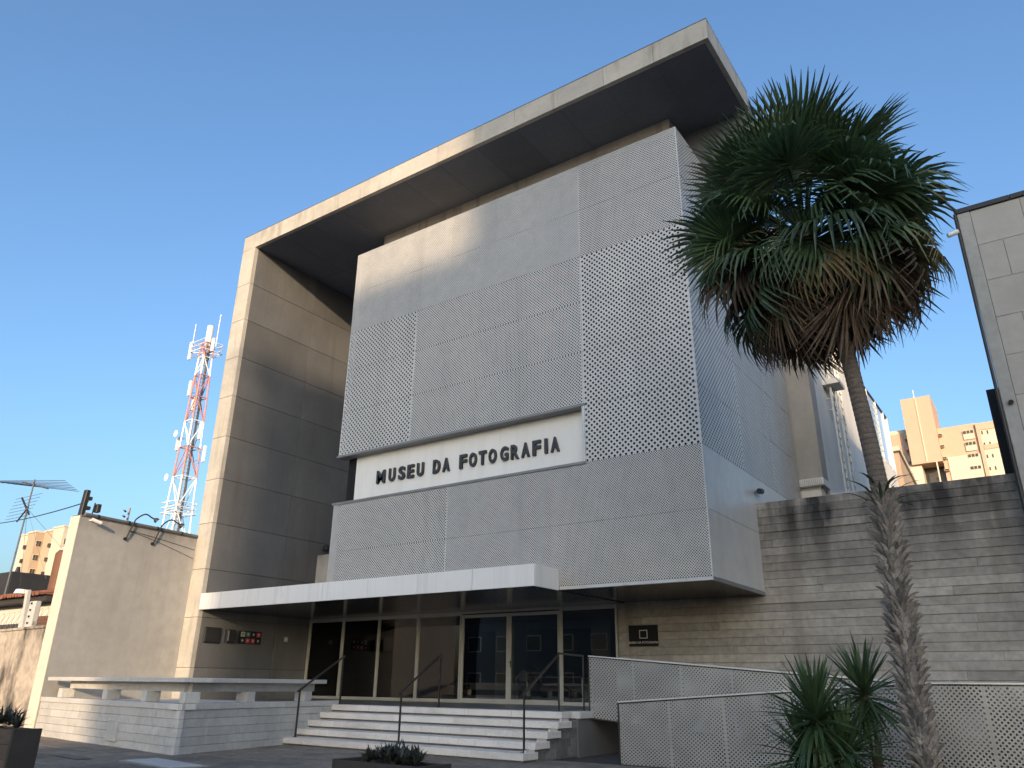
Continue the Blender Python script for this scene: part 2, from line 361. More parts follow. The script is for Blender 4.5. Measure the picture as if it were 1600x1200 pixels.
# ---- concrete frame: left wall with panels on its front edge and its inner face
core = MB().box((xL+.02, yF+.02, -.2), (xLi-.02, 24.0, zT-.02)).build('frame_wall', 'joint', mus)
zj = [0.0]+[.245+1.475*k for k in range(1, 11)]+[15.0, zTi]
zj = sorted(set(round(z, 3) for z in zj)); zj = [z for i, z in enumerate(zj) if i == 0 or z-zj[i-1] > .3]
G = .006
for a, b in zip(zj[:-1], zj[1:]):
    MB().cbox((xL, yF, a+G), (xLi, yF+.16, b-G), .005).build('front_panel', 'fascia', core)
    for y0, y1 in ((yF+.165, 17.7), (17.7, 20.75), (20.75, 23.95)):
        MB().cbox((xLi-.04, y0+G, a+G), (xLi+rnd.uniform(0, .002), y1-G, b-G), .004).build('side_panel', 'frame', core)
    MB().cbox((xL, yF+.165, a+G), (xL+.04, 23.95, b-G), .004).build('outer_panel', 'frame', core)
# ---- roof slab
yRb = 17.80
roof = MB().box((xL+.02, yF+.02, zTi+.03), (xR-.02, yRb-.02, zT-.02)).build('roof_slab', 'joint', mus)
xs = [xL]+[-5.87-1.477*k for k in range(11, -1, -1)]+[xR]
xs = [x for i, x in enumerate(xs) if i == 0 or x > xL+.5]
for a, b in zip(xs[:-1], xs[1:]):
    MB().cbox((a+G*.6, yF, zTi), (b-G*.6, yF+.14, zT), .005).build('fascia_panel', 'fascia', roof)
    lo = max(a, xLi)
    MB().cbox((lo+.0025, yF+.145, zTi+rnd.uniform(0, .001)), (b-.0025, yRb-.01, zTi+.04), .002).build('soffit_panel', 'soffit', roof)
MB().cbox((xR-.13, yF+.145, zTi), (xR, yRb, zT), .005).build('fascia_panel', 'fascia', roof)
MB().box((xL, yF, zT), (xR, yRb, zT+.03)).build('roof_membrane', 'frame', roof)
# rear part of the roof, over the core, and the drop beam that closes the overhang
MB().box((-6.44, yRb, 15.0), (xR-.05, 18.6, zT-.06)).build('drop_beam', 'soffit', mus)
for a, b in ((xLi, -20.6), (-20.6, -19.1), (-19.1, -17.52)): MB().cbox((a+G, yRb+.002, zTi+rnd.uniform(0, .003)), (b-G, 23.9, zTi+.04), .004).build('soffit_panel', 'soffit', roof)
MB().box((xLi-.3, yRb, zTi+.045), (-6.45, 24.0, zT-.06)).build('rear_roof', 'frame', mus)
MB().box((-17.55, 16.85, zB-.2), (-6.42, 24.0, zTi+.03)).build('parapet_wall', 'fascia', mus)

# ---- perforated box
box = MB().box((xB0+.14, yB+.14, zBb+.05), (xB1-.14, 23.8, 6.36)).box((xB0+.14, yB+.34, 6.36), (xB1-.14, 23.8, 7.93)).box((xB0+.14, yB+.14, 7.93), (xB1-.14, 23.8, zB-.05)).build('box_core', 'behind', mus)
rows = [3.50, 4.94, 6.40, 7.87, 9.35, 10.80, 12.18, 13.66, zB]
cols = [-17.60, -14.65, -11.72, -8.82, xB1]
BIG, MED, MEDT, SML, LOWL, FINE = (.146, .066), (.088, .0425), (.078, .0375), (.062, .0295), (.083, .0405), (.056, .0235)
def front(u0, v0):
    a1, a2, p1, p2, tl = rnd.uniform(.002, .005), rnd.uniform(.001, .003), rnd.uniform(0, 6), rnd.uniform(0, 6), rnd.uniform(-.004, .004)
    return lambda U, V: (u0+U, yB+a1*np.sin(U*3.4+p1)*np.sin(V*2.1+p2)+a2*np.sin(U*7.1+V*3.3+p2)+tl*(V-.7), v0+V)
def panel(x0, x1, z0, z1, kind, sides):
    g = .003
    perf('perforated_panel', 'perf', box, x1-x0-2*g, z1-z0-2*g, kind[0], kind[1], front(x0+g, z0+g), sides)
for r in range(8):
    z0, z1 = rows[r], rows[r+1]
    if r < 2:
        for a, b, k, s in ((-17.60, -13.11, LOWL, 8), (-13.11, xB1, SML, 4)): panel(a, b, z0, z1, k, s)
    elif r == 2: panel(-8.82, xB1, z0, z1, BIG, 8)
    elif r < 6:
        for a, b, k in ((-17.60, -14.65, BIG), (-14.65, -8.82, MED), (-8.82, xB1, BIG)): panel(a, b, z0, z1, k, 8)
    else:
        for a, b, k, s in ((-17.60, -8.82, FINE, 4), (-8.82, xB1, MEDT, 8)): panel(a, b, z0, z1, k, s)
# right-hand face of the box
def side(v0, w0):
    a1, p1, tl = rnd.uniform(.002, .005), rnd.uniform(0, 6), rnd.uniform(-.004, .004)
    return lambda U, V: (xB1+a1*np.sin(U*3.1+p1)*np.sin(V*2.3+p1)+tl*(V-.7), v0+U, w0+V)
for r in range(2, 8):
    z0, z1 = rows[r]+.004, rows[r+1]-.004
    for a, b, k, s in ((yB, 18.58, (.146, .060), 8), (18.58, 21.2, (.100, .042), 8), (21.2, 23.85, (.100, .040), 8)):
        if r >= 6: k = (.100, .040)
        perf('perforated_panel', 'perf', box, b-a-.008, z1-z0, k[0], k[1], side(a+.004, z0), s)
for r in range(2):
    for a, b in ((yB, 19.2), (19.2, 23.85)):
        MB().cbox((xB1-.02, a+.004, rows[r]+.004), (xB1, b-.004, rows[r+1]-.004), .002).build('plain_panel', 'perf', box)
for a, b in zip(grid(yB, 24.0, 3)[:-1], grid(yB, 24.0, 3)[1:]):
    MB().box((xB0, a+.004, 3.5), (xB0+.02, b-.004, 6.38)).box((xB0, a+.004, 7.9), (xB0+.02, b-.004, zB-.004)).build('plain_panel', 'perf', box)
MB().box((xB0, yB, zB), (xB1, 16.9, zB+.02)).build('top_flashing', 'trim', box)
MB().cbox((xB1-.008, yB-.003, 3.5), (xB1+.008, yB+.010, zB), .002).build('corner_trim', 'perf', box)
# bottom edge strip in lengths, dark soffit below
xe = [xC+.004, -8.9, -7.9, -7.2, -6.42, xB1]
for a, b in zip(xe[:-1], xe[1:]):
    MB().cbox((a+.004, yB-.006, zBb), (b-.004, yB+.05, 3.50-.004), .004).build('edge_strip', 'trim', box)
MB().box((xB1-.05, yB+.05, zBb), (xB1+.004, yW, 3.5-.004)).build('edge_strip', 'trimdark', box)
MB().box((xB0, yB+.05, zBb+.008), (xB1-.05, yW+.02, zBb+.05)).build('box_soffit', 'gloss', box)

# ---- sign recess
rec = MB().box((-8.86, yB+.05, 6.45), (-8.80, yB+.34, 7.88)).build('recess_frame', 'trimdark', mus)
MB().cbox((xB0-.05, yB-.035, 7.86), (-8.78, yB+.33, 7.93), .006).build('ledge', 'trimdark', rec)
MB().cbox((xB0-.06, yB-.035, 6.36), (-8.78, yB+.33, 6.43), .006).build('ledge', 'trimdark', rec)
MB().cbox((-8.86, yB-.03, 6.43), (-8.782, yB+.05, 7.86), .006).build('ledge', 'trim', rec)

# ---- canopy over the entrance
can = MB().box((xLi+.002, yF+.03, zBb+.02), (xC-.03, yB-.01, zCt-.02)).build('entrance_canopy', 'joint', mus)
xc = [xLi+.002]+[xC-.05-1.725*k for k in range(7, 0, -1)]+[xC]
for a, b in zip(xc[:-1], xc[1:]):
    MB().cbox((a+.006, yF, zBb-.01), (b-.006, yF+.04, zCt), .003).build('canopy_panel', 'canopy', can)
MB().cbox((xC-.04, yF+.043, zBb-.01), (xC, yB-.008, zCt), .003).build('canopy_panel', 'canopy', can)
MB().box((xLi+.002, yF+.043, zCt-.02), (xC-.043, yB-.01, zCt-.004)).build('canopy_top', 'canopy', can)
xg = [xLi+.002]+[-20.40, -18.70, -16.98, -15.23, -13.42, -11.66]+[xC-.043]
for a, b in zip(xg[:-1], xg[1:]):
    MB().box((a+.003, yF+.044, zBb-.012), (b-.003, yW-.03, zBb+.004)).build('soffit_panel', 'gloss', can)
MB().box((xLi+.002, yB+.2, zBb+.02), (xB0-.01, yW, zBb+.2)).build('canopy_rear', 'frame', can)
# wall above the entrance, seen past the box
MB().cbox((xLi+.002, yW, zBb+.01), (xB1-.2, yW+.3, zW), .01).build('upper_wall', 'plain', mus)

# ---- floor of the entrance, room behind the glass
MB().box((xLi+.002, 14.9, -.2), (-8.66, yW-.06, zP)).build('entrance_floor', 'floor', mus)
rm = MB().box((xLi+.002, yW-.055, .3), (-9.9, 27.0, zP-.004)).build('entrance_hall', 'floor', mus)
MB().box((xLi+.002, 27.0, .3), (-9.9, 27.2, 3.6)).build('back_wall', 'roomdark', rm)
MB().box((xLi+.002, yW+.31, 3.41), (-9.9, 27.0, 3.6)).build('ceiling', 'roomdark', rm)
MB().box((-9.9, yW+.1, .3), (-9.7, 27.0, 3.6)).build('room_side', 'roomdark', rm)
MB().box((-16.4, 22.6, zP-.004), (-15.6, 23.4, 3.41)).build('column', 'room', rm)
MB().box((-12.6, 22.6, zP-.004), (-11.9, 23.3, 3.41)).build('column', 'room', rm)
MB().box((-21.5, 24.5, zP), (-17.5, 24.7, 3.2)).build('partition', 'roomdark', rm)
# ---- glazing
gz = MB().cbox((xLi+.01, yW-.035, zP-.002), (-9.86, yW+.03, zP+.05), .004).cbox((xLi+.01, yW-.035, 3.345), (-9.86, yW+.03, 3.405), .004).build('glazed_front', 'alu', mus)
bays = [xLi+.03, -20.40, -18.70, -16.98, -15.23, -11.66, -9.90]
for x in bays: MB().cbox((x-.022, yW-.045, zP), (x+.022, yW+.04, 3.40), .004).build('mullion', 'alu', gz)
for i, (a, b) in enumerate(zip(bays[:-1], bays[1:])):
    if i == 4: continue
    f = MB()
    for x0, x1, z0, z1 in ((a+.024, a+.052, zP+.05, 3.34), (b-.052, b-.024, zP+.05, 3.34), (a+.052, b-.052, zP+.05, zP+.09), (a+.052, b-.052, 3.30, 3.34)):
        f.cbox((x0, yW-.02, z0), (x1, yW+.015, z1), .003)
    p = f.build('window_frame', 'alu', gz)
    MB().box((a+.05, yW-.004, zP+.08), (b-.05, yW+.004, 3.31)).build('pane', 'glass', gz)
for a, b, hx in ((-15.20, -13.445, -13.53), (-13.435, -11.69, -13.35)):
    f = MB()
    for x0, x1, z0, z1 in ((a, a+.075, zP+.03, 3.31), (b-.075, b, zP+.03, 3.31), (a+.075, b-.075, zP+.03, zP+.12), (a+.075, b-.075, 3.22, 3.31)):
        f.cbox((x0, yW-.03, z0), (x1, yW+.02, z1), .004)
    dr = f.build('door', 'alu', mus)
    MB().box((a+.07, yW-.004, zP+.115), (b-.07, yW+.004, 3.225)).build('pane', 'glass', dr)
    MB().bar((hx, yW-.05, zP+.98), (hx, yW-.05, zP+1.16), .03, .012).bar((hx-.05, yW-.075, zP+1.1), (hx+.05, yW-.075, zP+1.1), .022, .016).build('handle', 'dark', dr)
# ---- rear volumes to the right of the box
MB().cbox((xB1-.05, 23.9, 7.30), (-5.14, 24.6, 16.4), .01).build('rear_pier', 'sidecon', mus)
lg = MB().cbox((xB1+.02, 23.74, 7.06), (-5.10, 24.6, 7.28), .006).build('pier_ledge', 'rearwall', mus)
for k in range(12): MB().box((xB1+.06+k*.054, 23.72, 7.08), (xB1+.08+k*.054, 23.74, 7.26)).build('louvre', 'coping', lg)
MB().box((xB1-.04, 23.95, 4.0), (-5.25, 24.6, 7.06)).build('rear_base', 'rearwall', mus)
MB().cbox((-12, 24.62, 3.0), (-5.15, 31.6, 15.4), .01).build('rear_wall', 'rearwall', mus)
MB().cbox((-5.146, 24.62, 6.6), (-4.4, 27.0, 6.95), .01).build('rear_awning', 'rearwall', mus)

# ---- the sign
sg = thing('museum_sign', (-12.9, yB+.32, 6.43), 'long white sign reading MUSEU DA FOTOGRAFIA in raised charcoal capitals', 'sign')
for a, b in ((-17.06, -14.95), (-14.95, -12.9), (-12.9, -10.85), (-10.85, -8.865)):
    MB().cbox((a+.001, yB+.28, 6.432), (b-.001, yB+.338, 7.862), .001).build('board', 'white', sg)
def letter(ch, size, extrude, offset=0.0, shear=0.0):
    cu = bpy.data.curves.new('letter', 'FONT'); cu.body = ch; cu.size = size; cu.extrude = extrude; cu.offset = offset; cu.shear = shear
    cu.align_x = 'CENTER'; cu.resolution_u = 4
    o = bpy.data.objects.new('letter', cu); COL.objects.link(o)
    dg = bpy.context.evaluated_depsgraph_get()
    me = bpy.data.meshes.new_from_object(o.evaluated_get(dg)); bpy.data.objects.remove(o); bpy.data.curves.remove(cu)
    return me
ctr = [-15.93, -15.48, -15.09, -14.74, -14.37, -13.76, -13.41, -12.80, -12.46, -12.13, -11.79, -11.40, -11.06, -10.72, -10.37, -10.08, -9.81]
lm = {}
for ch, x in zip('MUSEUDAFOTOGRAFIA', ctr):
    if ch not in lm:
        me = letter(ch, .545, .035, .010 if ch == 'M' else .019)
        vs = np.array([v.co[:] for v in me.vertices]); x0, x1 = vs[:, 0].min(), vs[:, 0].max()
        z0, z1 = vs[:, 1].min(), vs[:, 1].max(); me.transform(Matrix.Translation((-(x0+x1)/2, -z0, 0)))
        wd = {'M': .33, 'I': .085}.get(ch, .25)
        me.transform(Matrix.Diagonal((wd/(x1-x0), .40/(z1-z0), 1, 1))); lm[ch] = me
    put('letter', lm[ch], 'letter', sg, loc=(x, yB+.245, 6.885), rot=(R(90), 0, 0))

# ---- plaque by the entrance
pq = thing('wall_plaque', (-9.12, yW, 2.55), 'black plaque with square outline emblem and small lettering on plank-marked wall', 'plaque')
MB().cbox((-9.54, yW-.045, 2.30), (-8.71, yW+.005, 2.83), .006).build('plate', 'black', pq)
e = MB()
for a, b in (((-9.23, 2.50), (-9.02, 2.518)), ((-9.23, 2.69), (-9.00, 2.712)), ((-9.23, 2.50), (-9.212, 2.712)), ((-9.02, 2.50), (-9.00, 2.712))):
    e.box((a[0], yW-.052, a[1]), (b[0], yW-.044, b[1]))
e.build('emblem', 'palep', pq)
me = letter('MUSEU DA FOTOGRAFIA', .075, .003, .001); put('lettering', me, 'palep', pq, loc=(-9.125, yW-.047, 2.375), rot=(R(90), 0, 0))

# ---- things on the frame's inner wall under the canopy
o = thing('meter_box', (xLi, 15.24, 2.4), 'square dark grey box on the concrete side wall under the canopy', 'wall box')
MB().cbox((xLi, 14.96, 2.46), (xLi+.07, 15.52, 2.92), .008).build('case', 'dark', o)
MB().cbox((xLi+.07, 14.99, 2.49), (xLi+.078, 15.49, 2.89), .003).build('lid', 'dark', o)
o = thing('letter_box', (xLi, 15.87, 2.5), 'narrow dark letter box between grey meter box and coloured icon board', 'letter box')
MB().cbox((xLi, 15.73, 2.50), (xLi+.14, 16.04, 2.89), .012).build('case', 'dark', o)
MB().cbox((xLi+.14, 15.76, 2.54), (xLi+.15, 15.80, 2.85), .003).build('flap', 'trimdark', o)
o = thing('icon_board', (xLi, 16.7, 2.48), 'dark notice board with eight small coloured pictograms on concrete side wall', 'notice board')
MB().cbox((xLi, 16.26, 2.48), (xLi+.03, 17.14, 2.88), .005).build('board', 'black', o)
for k in range(8):
    r_, c_ = divmod(k, 4); y0 = 16.32+c_*.205; z0 = 2.70-r_*.195
    m_ = ['palep', 'green', 'roomdark', 'pinkred', 'roomdark', 'pinkred', 'pinkred', 'roomdark'][k]
    q = MB().box((xLi+.03, y0, z0), (xLi+.036, y0+.16, z0+.15)).build('tile', m_, o)
    MB().tube([(xLi+.036, y0+.08, z0+.08), (xLi+.04, y0+.08, z0+.08)], .035, 10).build('pictogram', 'palep' if k != 0 else 'green', q)
o = thing('switch_plate', (xLi, 18.18, 2.6), 'small pale switch plate on the concrete side wall beside the glazing', 'switch plate')
MB().cbox((xLi, 18.10, 2.62), (xLi+.02, 18.26, 2.78), .004).build('plate', 'palep', o)
MB().cbox((xLi+.02, 18.14, 2.66), (xLi+.026, 18.22, 2.74), .002).build('button', 'lampw', o)
o = thing('wall_floodlight', (xLi, 19.45, 5.95), 'small dark floodlight high on the concrete frame wall above the canopy', 'floodlight')
MB().cbox((xLi, 19.38, 5.9), (xLi+.18, 19.42, 5.96), .004).build('bracket', 'dark', o)
MB().cbox((xLi+.14, 19.28, 5.87), (xLi+.34, 19.52, 6.06), .02).build('head', 'dark', o)
o = thing('security_camera', (xB1, 19.3, 5.95), 'small black security camera on the plain grey side panel above the plank wall', 'camera')
MB().bar((xB1-.01, 19.36, 6.02), (xB1+.16, 19.30, 6.02), .04).build('arm', 'dark', o)
MB().tube([(xB1+.12, 19.40, 6.03), (xB1+.15, 19.10, 5.97)], .075, 12).build('body', 'dark', o)

# ================================================================== service ladders on the rear wall
for (y0, z0, z1, off), lab in (((26.3, 6.2, 11.0, 0), 'white steel service ladder, shorter run, with platform at its top on the rear wall'),
                               ((27.5, 6.2, 14.6, 0), 'white steel service ladder, taller run, climbing the pale rear wall beyond the shorter run')):
    o = thing('service_ladder', (-5.15, y0, z0), lab, 'ladder')
    for s_ in (-.24, .24): MB().bar((-4.95, y0+s_, z0), (-4.95, y0+s_, z1), .06).build('stile', 'rearwall', o)
    k = z0+.2
    while k < z1: MB().bar((-4.95, y0-.24, k), (-4.95, y0+.24, k), .035).build('rung', 'rearwall', o); k += .28
    for zz in (z0+1.0, z0+4, z1-.4): MB().bar((-5.16, y0, zz), (-4.95, y0, zz), .05).bar((-4.95, y0-.25, zz), (-4.95, y0+.25, zz), .05).build('bracket', 'rearwall', o)
    MB().cbox((-5.15, y0-.5, z1-.05), (-4.6, y0+.35, z1+.12), .01).build('platform', 'rearwall', o)
o = thing('glass_screen', (-5.2, 36.5, 0), 'tall white framed screen of pale blue glass panels behind the palm trunk', 'glass screen')
MB().cbox((-8, 33.2, 0), (-5.25, 40.4, 11.2), .02).build('base_wall', 'rearwall', o)
for y in (33.3, 35.4, 37.4, 39.3, 40.3): MB().bar((-5.3, y, 11.0), (-5.3, y, 14.0), .14).build('post', 'lampw', o)
for a, b in ((33.37, 35.33), (35.47, 37.33), (37.47, 39.23)): MB().box((-5.33, a, 11.2), (-5.29, b, 13.9)).build('glass_panel', 'skyglass', o)
for z in (11.15, 13.98): MB().bar((-5.3, 33.2, z), (-5.3, 40.4, z), .12).build('beam', 'dark' if z > 12 else 'lampw', o)
for k in range(1, 9): MB().bar((-5.24, 33.3, 11.2+k*.3), (-5.24, 37.4, 11.2+k*.3), .03).build('louvre', 'lampw', o)
o = thing('gabled_shed', (-6, 48, 0), 'small pale shed with a steep sloping tan roof edge beyond the plank wall', 'shed')
MB().add([(-8, 42, 0), (-5.2, 42, 0), (-5.2, 60, 0), (-8, 60, 0), (-8, 42, 12.6), (-5.2, 42, 12.6), (-5.2, 60, 9.0), (-8, 60, 9.0)],
         [(0, 1, 5, 4), (1, 2, 6, 5), (2, 3, 7, 6), (3, 0, 4, 7), (0, 3, 2, 1)]).build('wall', 'tan', o)
MB().add([(-8.1, 41.8, 12.66), (-5.1, 41.8, 12.66), (-5.1, 60.2, 8.96), (-8.1, 60.2, 8.96), (-8.1, 41.8, 12.9), (-5.1, 41.8, 12.9), (-5.1, 60.2, 9.2), (-8.1, 60.2, 9.2)],
         [(0, 1, 5, 4), (1, 2, 6, 5), (2, 3, 7, 6), (3, 0, 4, 7), (0, 3, 2, 1), (4, 5, 6, 7)]).build('roof', 'cream', o)

# ================================================================== plank-marked garden wall on the right
gw = thing('plank_wall', (-5, yW, 0), 'long board-marked concrete wall with dark weathered top behind the ramp', 'wall')
MB().box((-9.86, yW+.02, -.2), (-.10, yW+.32, zW-.02)).build('wall_core', 'plain', gw)
pm = {}
nco = 30; ch_ = zW/nco
for r in range(nco):
    x = -9.86; first = True
    z0 = r*ch_
    if z0 < .1: continue
    while x < -.11:
        Ln = rnd.uniform(.6, 4.5) if first else rnd.choice((2.4, 3.2, 4.0, 5.0)); first = False
        x1 = min(x+Ln, -.105)
        if -.105-x1 < .5: x1 = -.105
        ob = MB().cbox((x+.0015, 0, .003), (x1-.0015, .06, ch_-.001), .005).build('concrete_plank', 'plank', gw)
        ob.location = (0, yW-.018+rnd.uniform(-.007, .007), z0); ob.rotation_euler = (R(-rnd.uniform(2.0, 6.5)), 0, R(rnd.uniform(-.06, .06)))
        x = x1

# ================================================================== neighbour on the right
nb = thing('neighbour_building', (2, 18.9, 0), 'tall grey panelled building with concrete pilaster and dark roof edge beyond the palm', 'building')
yN = 18.85
MB().box((-.02, yN+.05, 0), (9, 27, 12.0)).build('wall', 'joint', nb)
MB().cbox((-.15, yN-.02, -.1), (.12, yN+.3, 12.0), .015).build('pilaster', 'neighp', nb)
for r in range(-1, 13):
    z1 = 12.0-r*.94 if r >= 0 else 12.0; z1 = 12.0-max(r, 0)*.94; z0 = z1-.94
    if r < 0: continue
    xx = .125+(-.5 if r % 2 else 0)
    while xx < 8.9:
        a = max(xx, .125)
        if z0 > -.2: MB().cbox((a+.004, yN, z0+.004), (xx+1.0-.004, yN+.06, z1-.004), .004).build('wall_panel', 'neigh', nb)
        xx += 1.0
for a in grid(-.2, 9.0, 8)[:-1]: MB().cbox((a, yN-.05, 12.0), (a+1.146, yN+.4, 12.13), .01).build('roof_edge', 'dark', nb)
MB().cbox((-.2, yN+.4, 12.0), (0, 27, 12.13), .01).build('roof_edge', 'dark', nb)
MB().tube([(-.19, yN-.03, 0), (-.19, yN-.03, 12.0)], .035, 8).build('down_pipe', 'dark', nb)
MB().cbox((-.42, 20.3, 0), (-.03, 21.2, 8.0), .01).build('dark_duct', 'roomdark', nb)
MB().tube([(.02, yN-.025, 7.15), (.02, yN-.10, 7.13)], .05, 10).build('spout', 'dark', nb)
o = thing('roof_floodlight', (-.2, yN, 12.1), 'black floodlight on a leaning arm at the roof corner of the panelled building', 'floodlight')
MB().tube([(-.15, yN, 12.13), (-.55, yN-.1, 12.75)], .03, 8).build('arm', 'dark', o)
MB().cbox((-.47, yN-.2, 12.38), (-.28, yN, 12.66), .03).build('head', 'dark', o)
o = thing('corner_camera', (-.2, yN, 11.5), 'white bullet camera on the pilaster of the panelled building below its roof', 'camera')
MB().tube([(-.13, yN, 11.55), (-.22, yN-.04, 11.52)], .02, 8).build('bracket', 'dark', o)
MB().tube([(-.20, yN-.04, 11.53), (-.42, yN-.12, 11.45)], .06, 10).build('body', 'lampw', o)

# ================================================================== terrace base with bench, left of the stairs
tb = thing('terrace_wall', (-17, 10.2, 0), 'low grey block wall with stone coping carrying the long bench', 'low wall')
MB().prism([(CL[0]+.05, CL[1]+.10), (C0[0]-.06, C0[1]+.07), (CR[0]-.06, CR[1]), (xLi+.3, 15.0), (CL[0]-.3, 14.66)], -.2, zP).build('fill', 'bed', tb)
MB().prism([(CL[0]+.05, CL[1]+.12), (C0[0]-.1, C0[1]+.12), (CR[0]-.1, CR[1]-.1), (CL[0]-.3, 14.6)], zP, zP+.012).build('terrace_paving', 'coping', tb)
def blocks(p0, p1, zs, name, mat, parent, lens=(.55, .8, .95, 1.2), t=.10, skip=None):
    d = Vector((p1[0]-p0[0], p1[1]-p0[1])); L = d.length; d.normalize()
    for r, (z0, z1) in enumerate(zip(zs[:-1], zs[1:])):
        s_ = 0.0; first = True
        while s_ < L-.01:
            ln = rnd.choice(lens)*(rnd.uniform(.4, 1) if first else 1); first = False
            e_ = min(s_+ln, L)
            if L-e_ < .2: e_ = L
            j = rnd.uniform(-.006, .006)
            MB().seg((p0[0]+d.x*(s_+.003), p0[1]+d.y*(s_+.003)), (p0[0]+d.x*(e_-.003), p0[1]+d.y*(e_-.003)), j*.6, t, z0+.0025, z1-.0025, .004).build(name, mat, parent)
            s_ = e_
zs = [-.02, .14, .305, .47, .635, .80]
blocks(CL, C0, zs, 'block', 'block', tb, (1.0, 1.4, 1.8))
blocks(C0, CR, zs, 'block', 'block', tb, (.9, 1.2, 1.6))
def along(p, q, s_): d = Vector((q[0]-p[0], q[1]-p[1])); return (p[0]+d.x*s_, p[1]+d.y*s_)
for p, q, n_ in ((CL, C0, 7), (C0, CR, 5)):
    for k in range(n_):
        MB().seg(along(p, q, k/n_+.0005), along(p, q, (k+1)/n_-.0005), -.025, .32, .80, .915, .006).build('coping_stone', 'coping', tb)
MB().seg((-17.85, 10.075), (-17.35, 10.01), -.035, .02, .10, .50, .006).build('hatch', 'block', tb)

bn = thing('stone_bench', (-17, 10.2, .915), 'long L-shaped pale stone bench on small blocks over the low wall', 'bench')
def inner(p, q, s_, t):
    a = along(p, q, s_); d = Vector((q[0]-p[0], q[1]-p[1])).normalized(); return (a[0]-d.y*t, a[1]+d.x*t)
BF = (along(CL, C0, .03), C0); BR = (C0, along(C0, CR, .89))
n_ = 5
for k in range(n_): MB().seg(along(*BF, k/n_+.0008), along(*BF, (k+1)/n_-.0008), -.02, .60, 1.31, 1.40, .006).build('bench_slab', 'coping', bn)
for k in range(3): MB().seg(along(*BR, k/3+(.136 if k == 0 else .0008)), along(*BR, (k+1)/3-.0008), -.02, .60, 1.31, 1.40, .006).build('bench_slab', 'coping', bn)
MB().seg(along(*BF, .12), along(*BF, .94), .24, .42, 1.13, 1.31, .006).build('beam', 'block', bn)
MB().seg(along(*BR, .10), along(*BR, .97), .24, .42, 1.13, 1.31, .006).build('beam', 'block', bn)
for s_ in (.093, .464, .737, .972): MB().seg(along(*BF, s_-.016), along(*BF, s_+.016), .10, .42, .915, 1.132, .008).build('support_block', 'coping', bn)
for s_ in (.45, .885): MB().seg(along(*BR, s_-.028), along(*BR, s_+.028), .10, .42, .915, 1.132, .008).build('support_block', 'coping', bn)

# ================================================================== entrance stairs
st = thing('entrance_stairs', (-12, 13.5, 0), 'five broad pale granite steps with shadow gaps up to the glass doors', 'stairs')
TR = .42
for i in range(5):
    y0 = 12.80+TR*i; zt = .166*(i+1)
    x = -15.75; x1e = -8.62 if i < 4 else -8.80
    while x < x1e-.01:
        ln = rnd.choice((1.2, 1.5, 1.75)); b = min(x+ln, x1e); b = x1e if x1e-b < .5 else b
        MB().cbox((x+.0025, y0+rnd.uniform(-.004, .004), zt-.128), (b-.0025, y0+(TR+.10 if i < 4 else .40), zt+rnd.uniform(-.002, .001)), .008).build('step_slab', 'granite', st)
        x = b
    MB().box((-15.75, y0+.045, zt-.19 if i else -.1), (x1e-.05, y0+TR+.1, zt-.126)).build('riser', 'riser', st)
    if i < 4: MB().cbox((x1e-.06, y0+.13, zt-.005), (x1e-.03, y0+TR+.02, zt+.045), .004).build('bearing_block', 'granite', st)
ck = thing('stair_side_wall', (-8.7, 14.2, 0), 'short grey block wall closing the right end of the stairs beside the ramp', 'low wall')
for i in range(5):
    a = 12.80+TR*i+.06
    z0 = 0 if i == 0 else .166*i-.02
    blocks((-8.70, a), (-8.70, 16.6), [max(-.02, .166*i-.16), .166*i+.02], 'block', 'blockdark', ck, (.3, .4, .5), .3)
MB().cbox((-9.0, 14.885, .70), (-8.60, 16.9, .832), .006).build('coping_stone', 'coping', ck)
MB().box((-9.0, 14.9, -.1), (-8.72, 16.9, .70)).build('core', 'bed', ck)

# ================================================================== handrails
def handrail(lo, hi, lab, extra=None):
    o = thing('handrail', (lo[0], lo[1], .166), lab, 'handrail')
    for p, z0, z1 in ((lo, .166, 1.17), (hi, zP, 1.96)):
        MB().bar((p[0], p[1], z0), (p[0], p[1], z1), .05, .018).build('post', 'rail', o)
        MB().cbox((p[0]-.05, p[1]-.05, z0-.002), (p[0]+.05, p[1]+.05, z0+.008), .002).build('base_plate', 'rail', o)
    for dx in (-.016, .016):
        MB().bar((lo[0]+dx, lo[1]-.06, 1.14), (hi[0]+dx, hi[1]+.04, 1.985), .022, .034).build('rail', 'rail', o)
    if extra:
        MB().bar((hi[0], hi[1], 1.975), (extra[0], extra[1], 1.94), .03, .04).build('rail', 'rail', o)
        MB().bar((extra[0], extra[1], zP), (extra[0], extra[1], 1.95), .05, .018).build('post', 'rail', o)
    return o
handrail((-15.06, 12.98), (-15.60, 14.78), 'dark steel handrail on the stairs beside the stone bench')
handrail((-11.86, 12.98), (-12.32, 14.78), 'dark steel handrail standing alone in the middle of the stairs')
handrail((-8.72, 12.98), (-9.05, 14.78), 'dark steel handrail at the ramp end of the stairs with a level extension', (-8.78, 15.36))

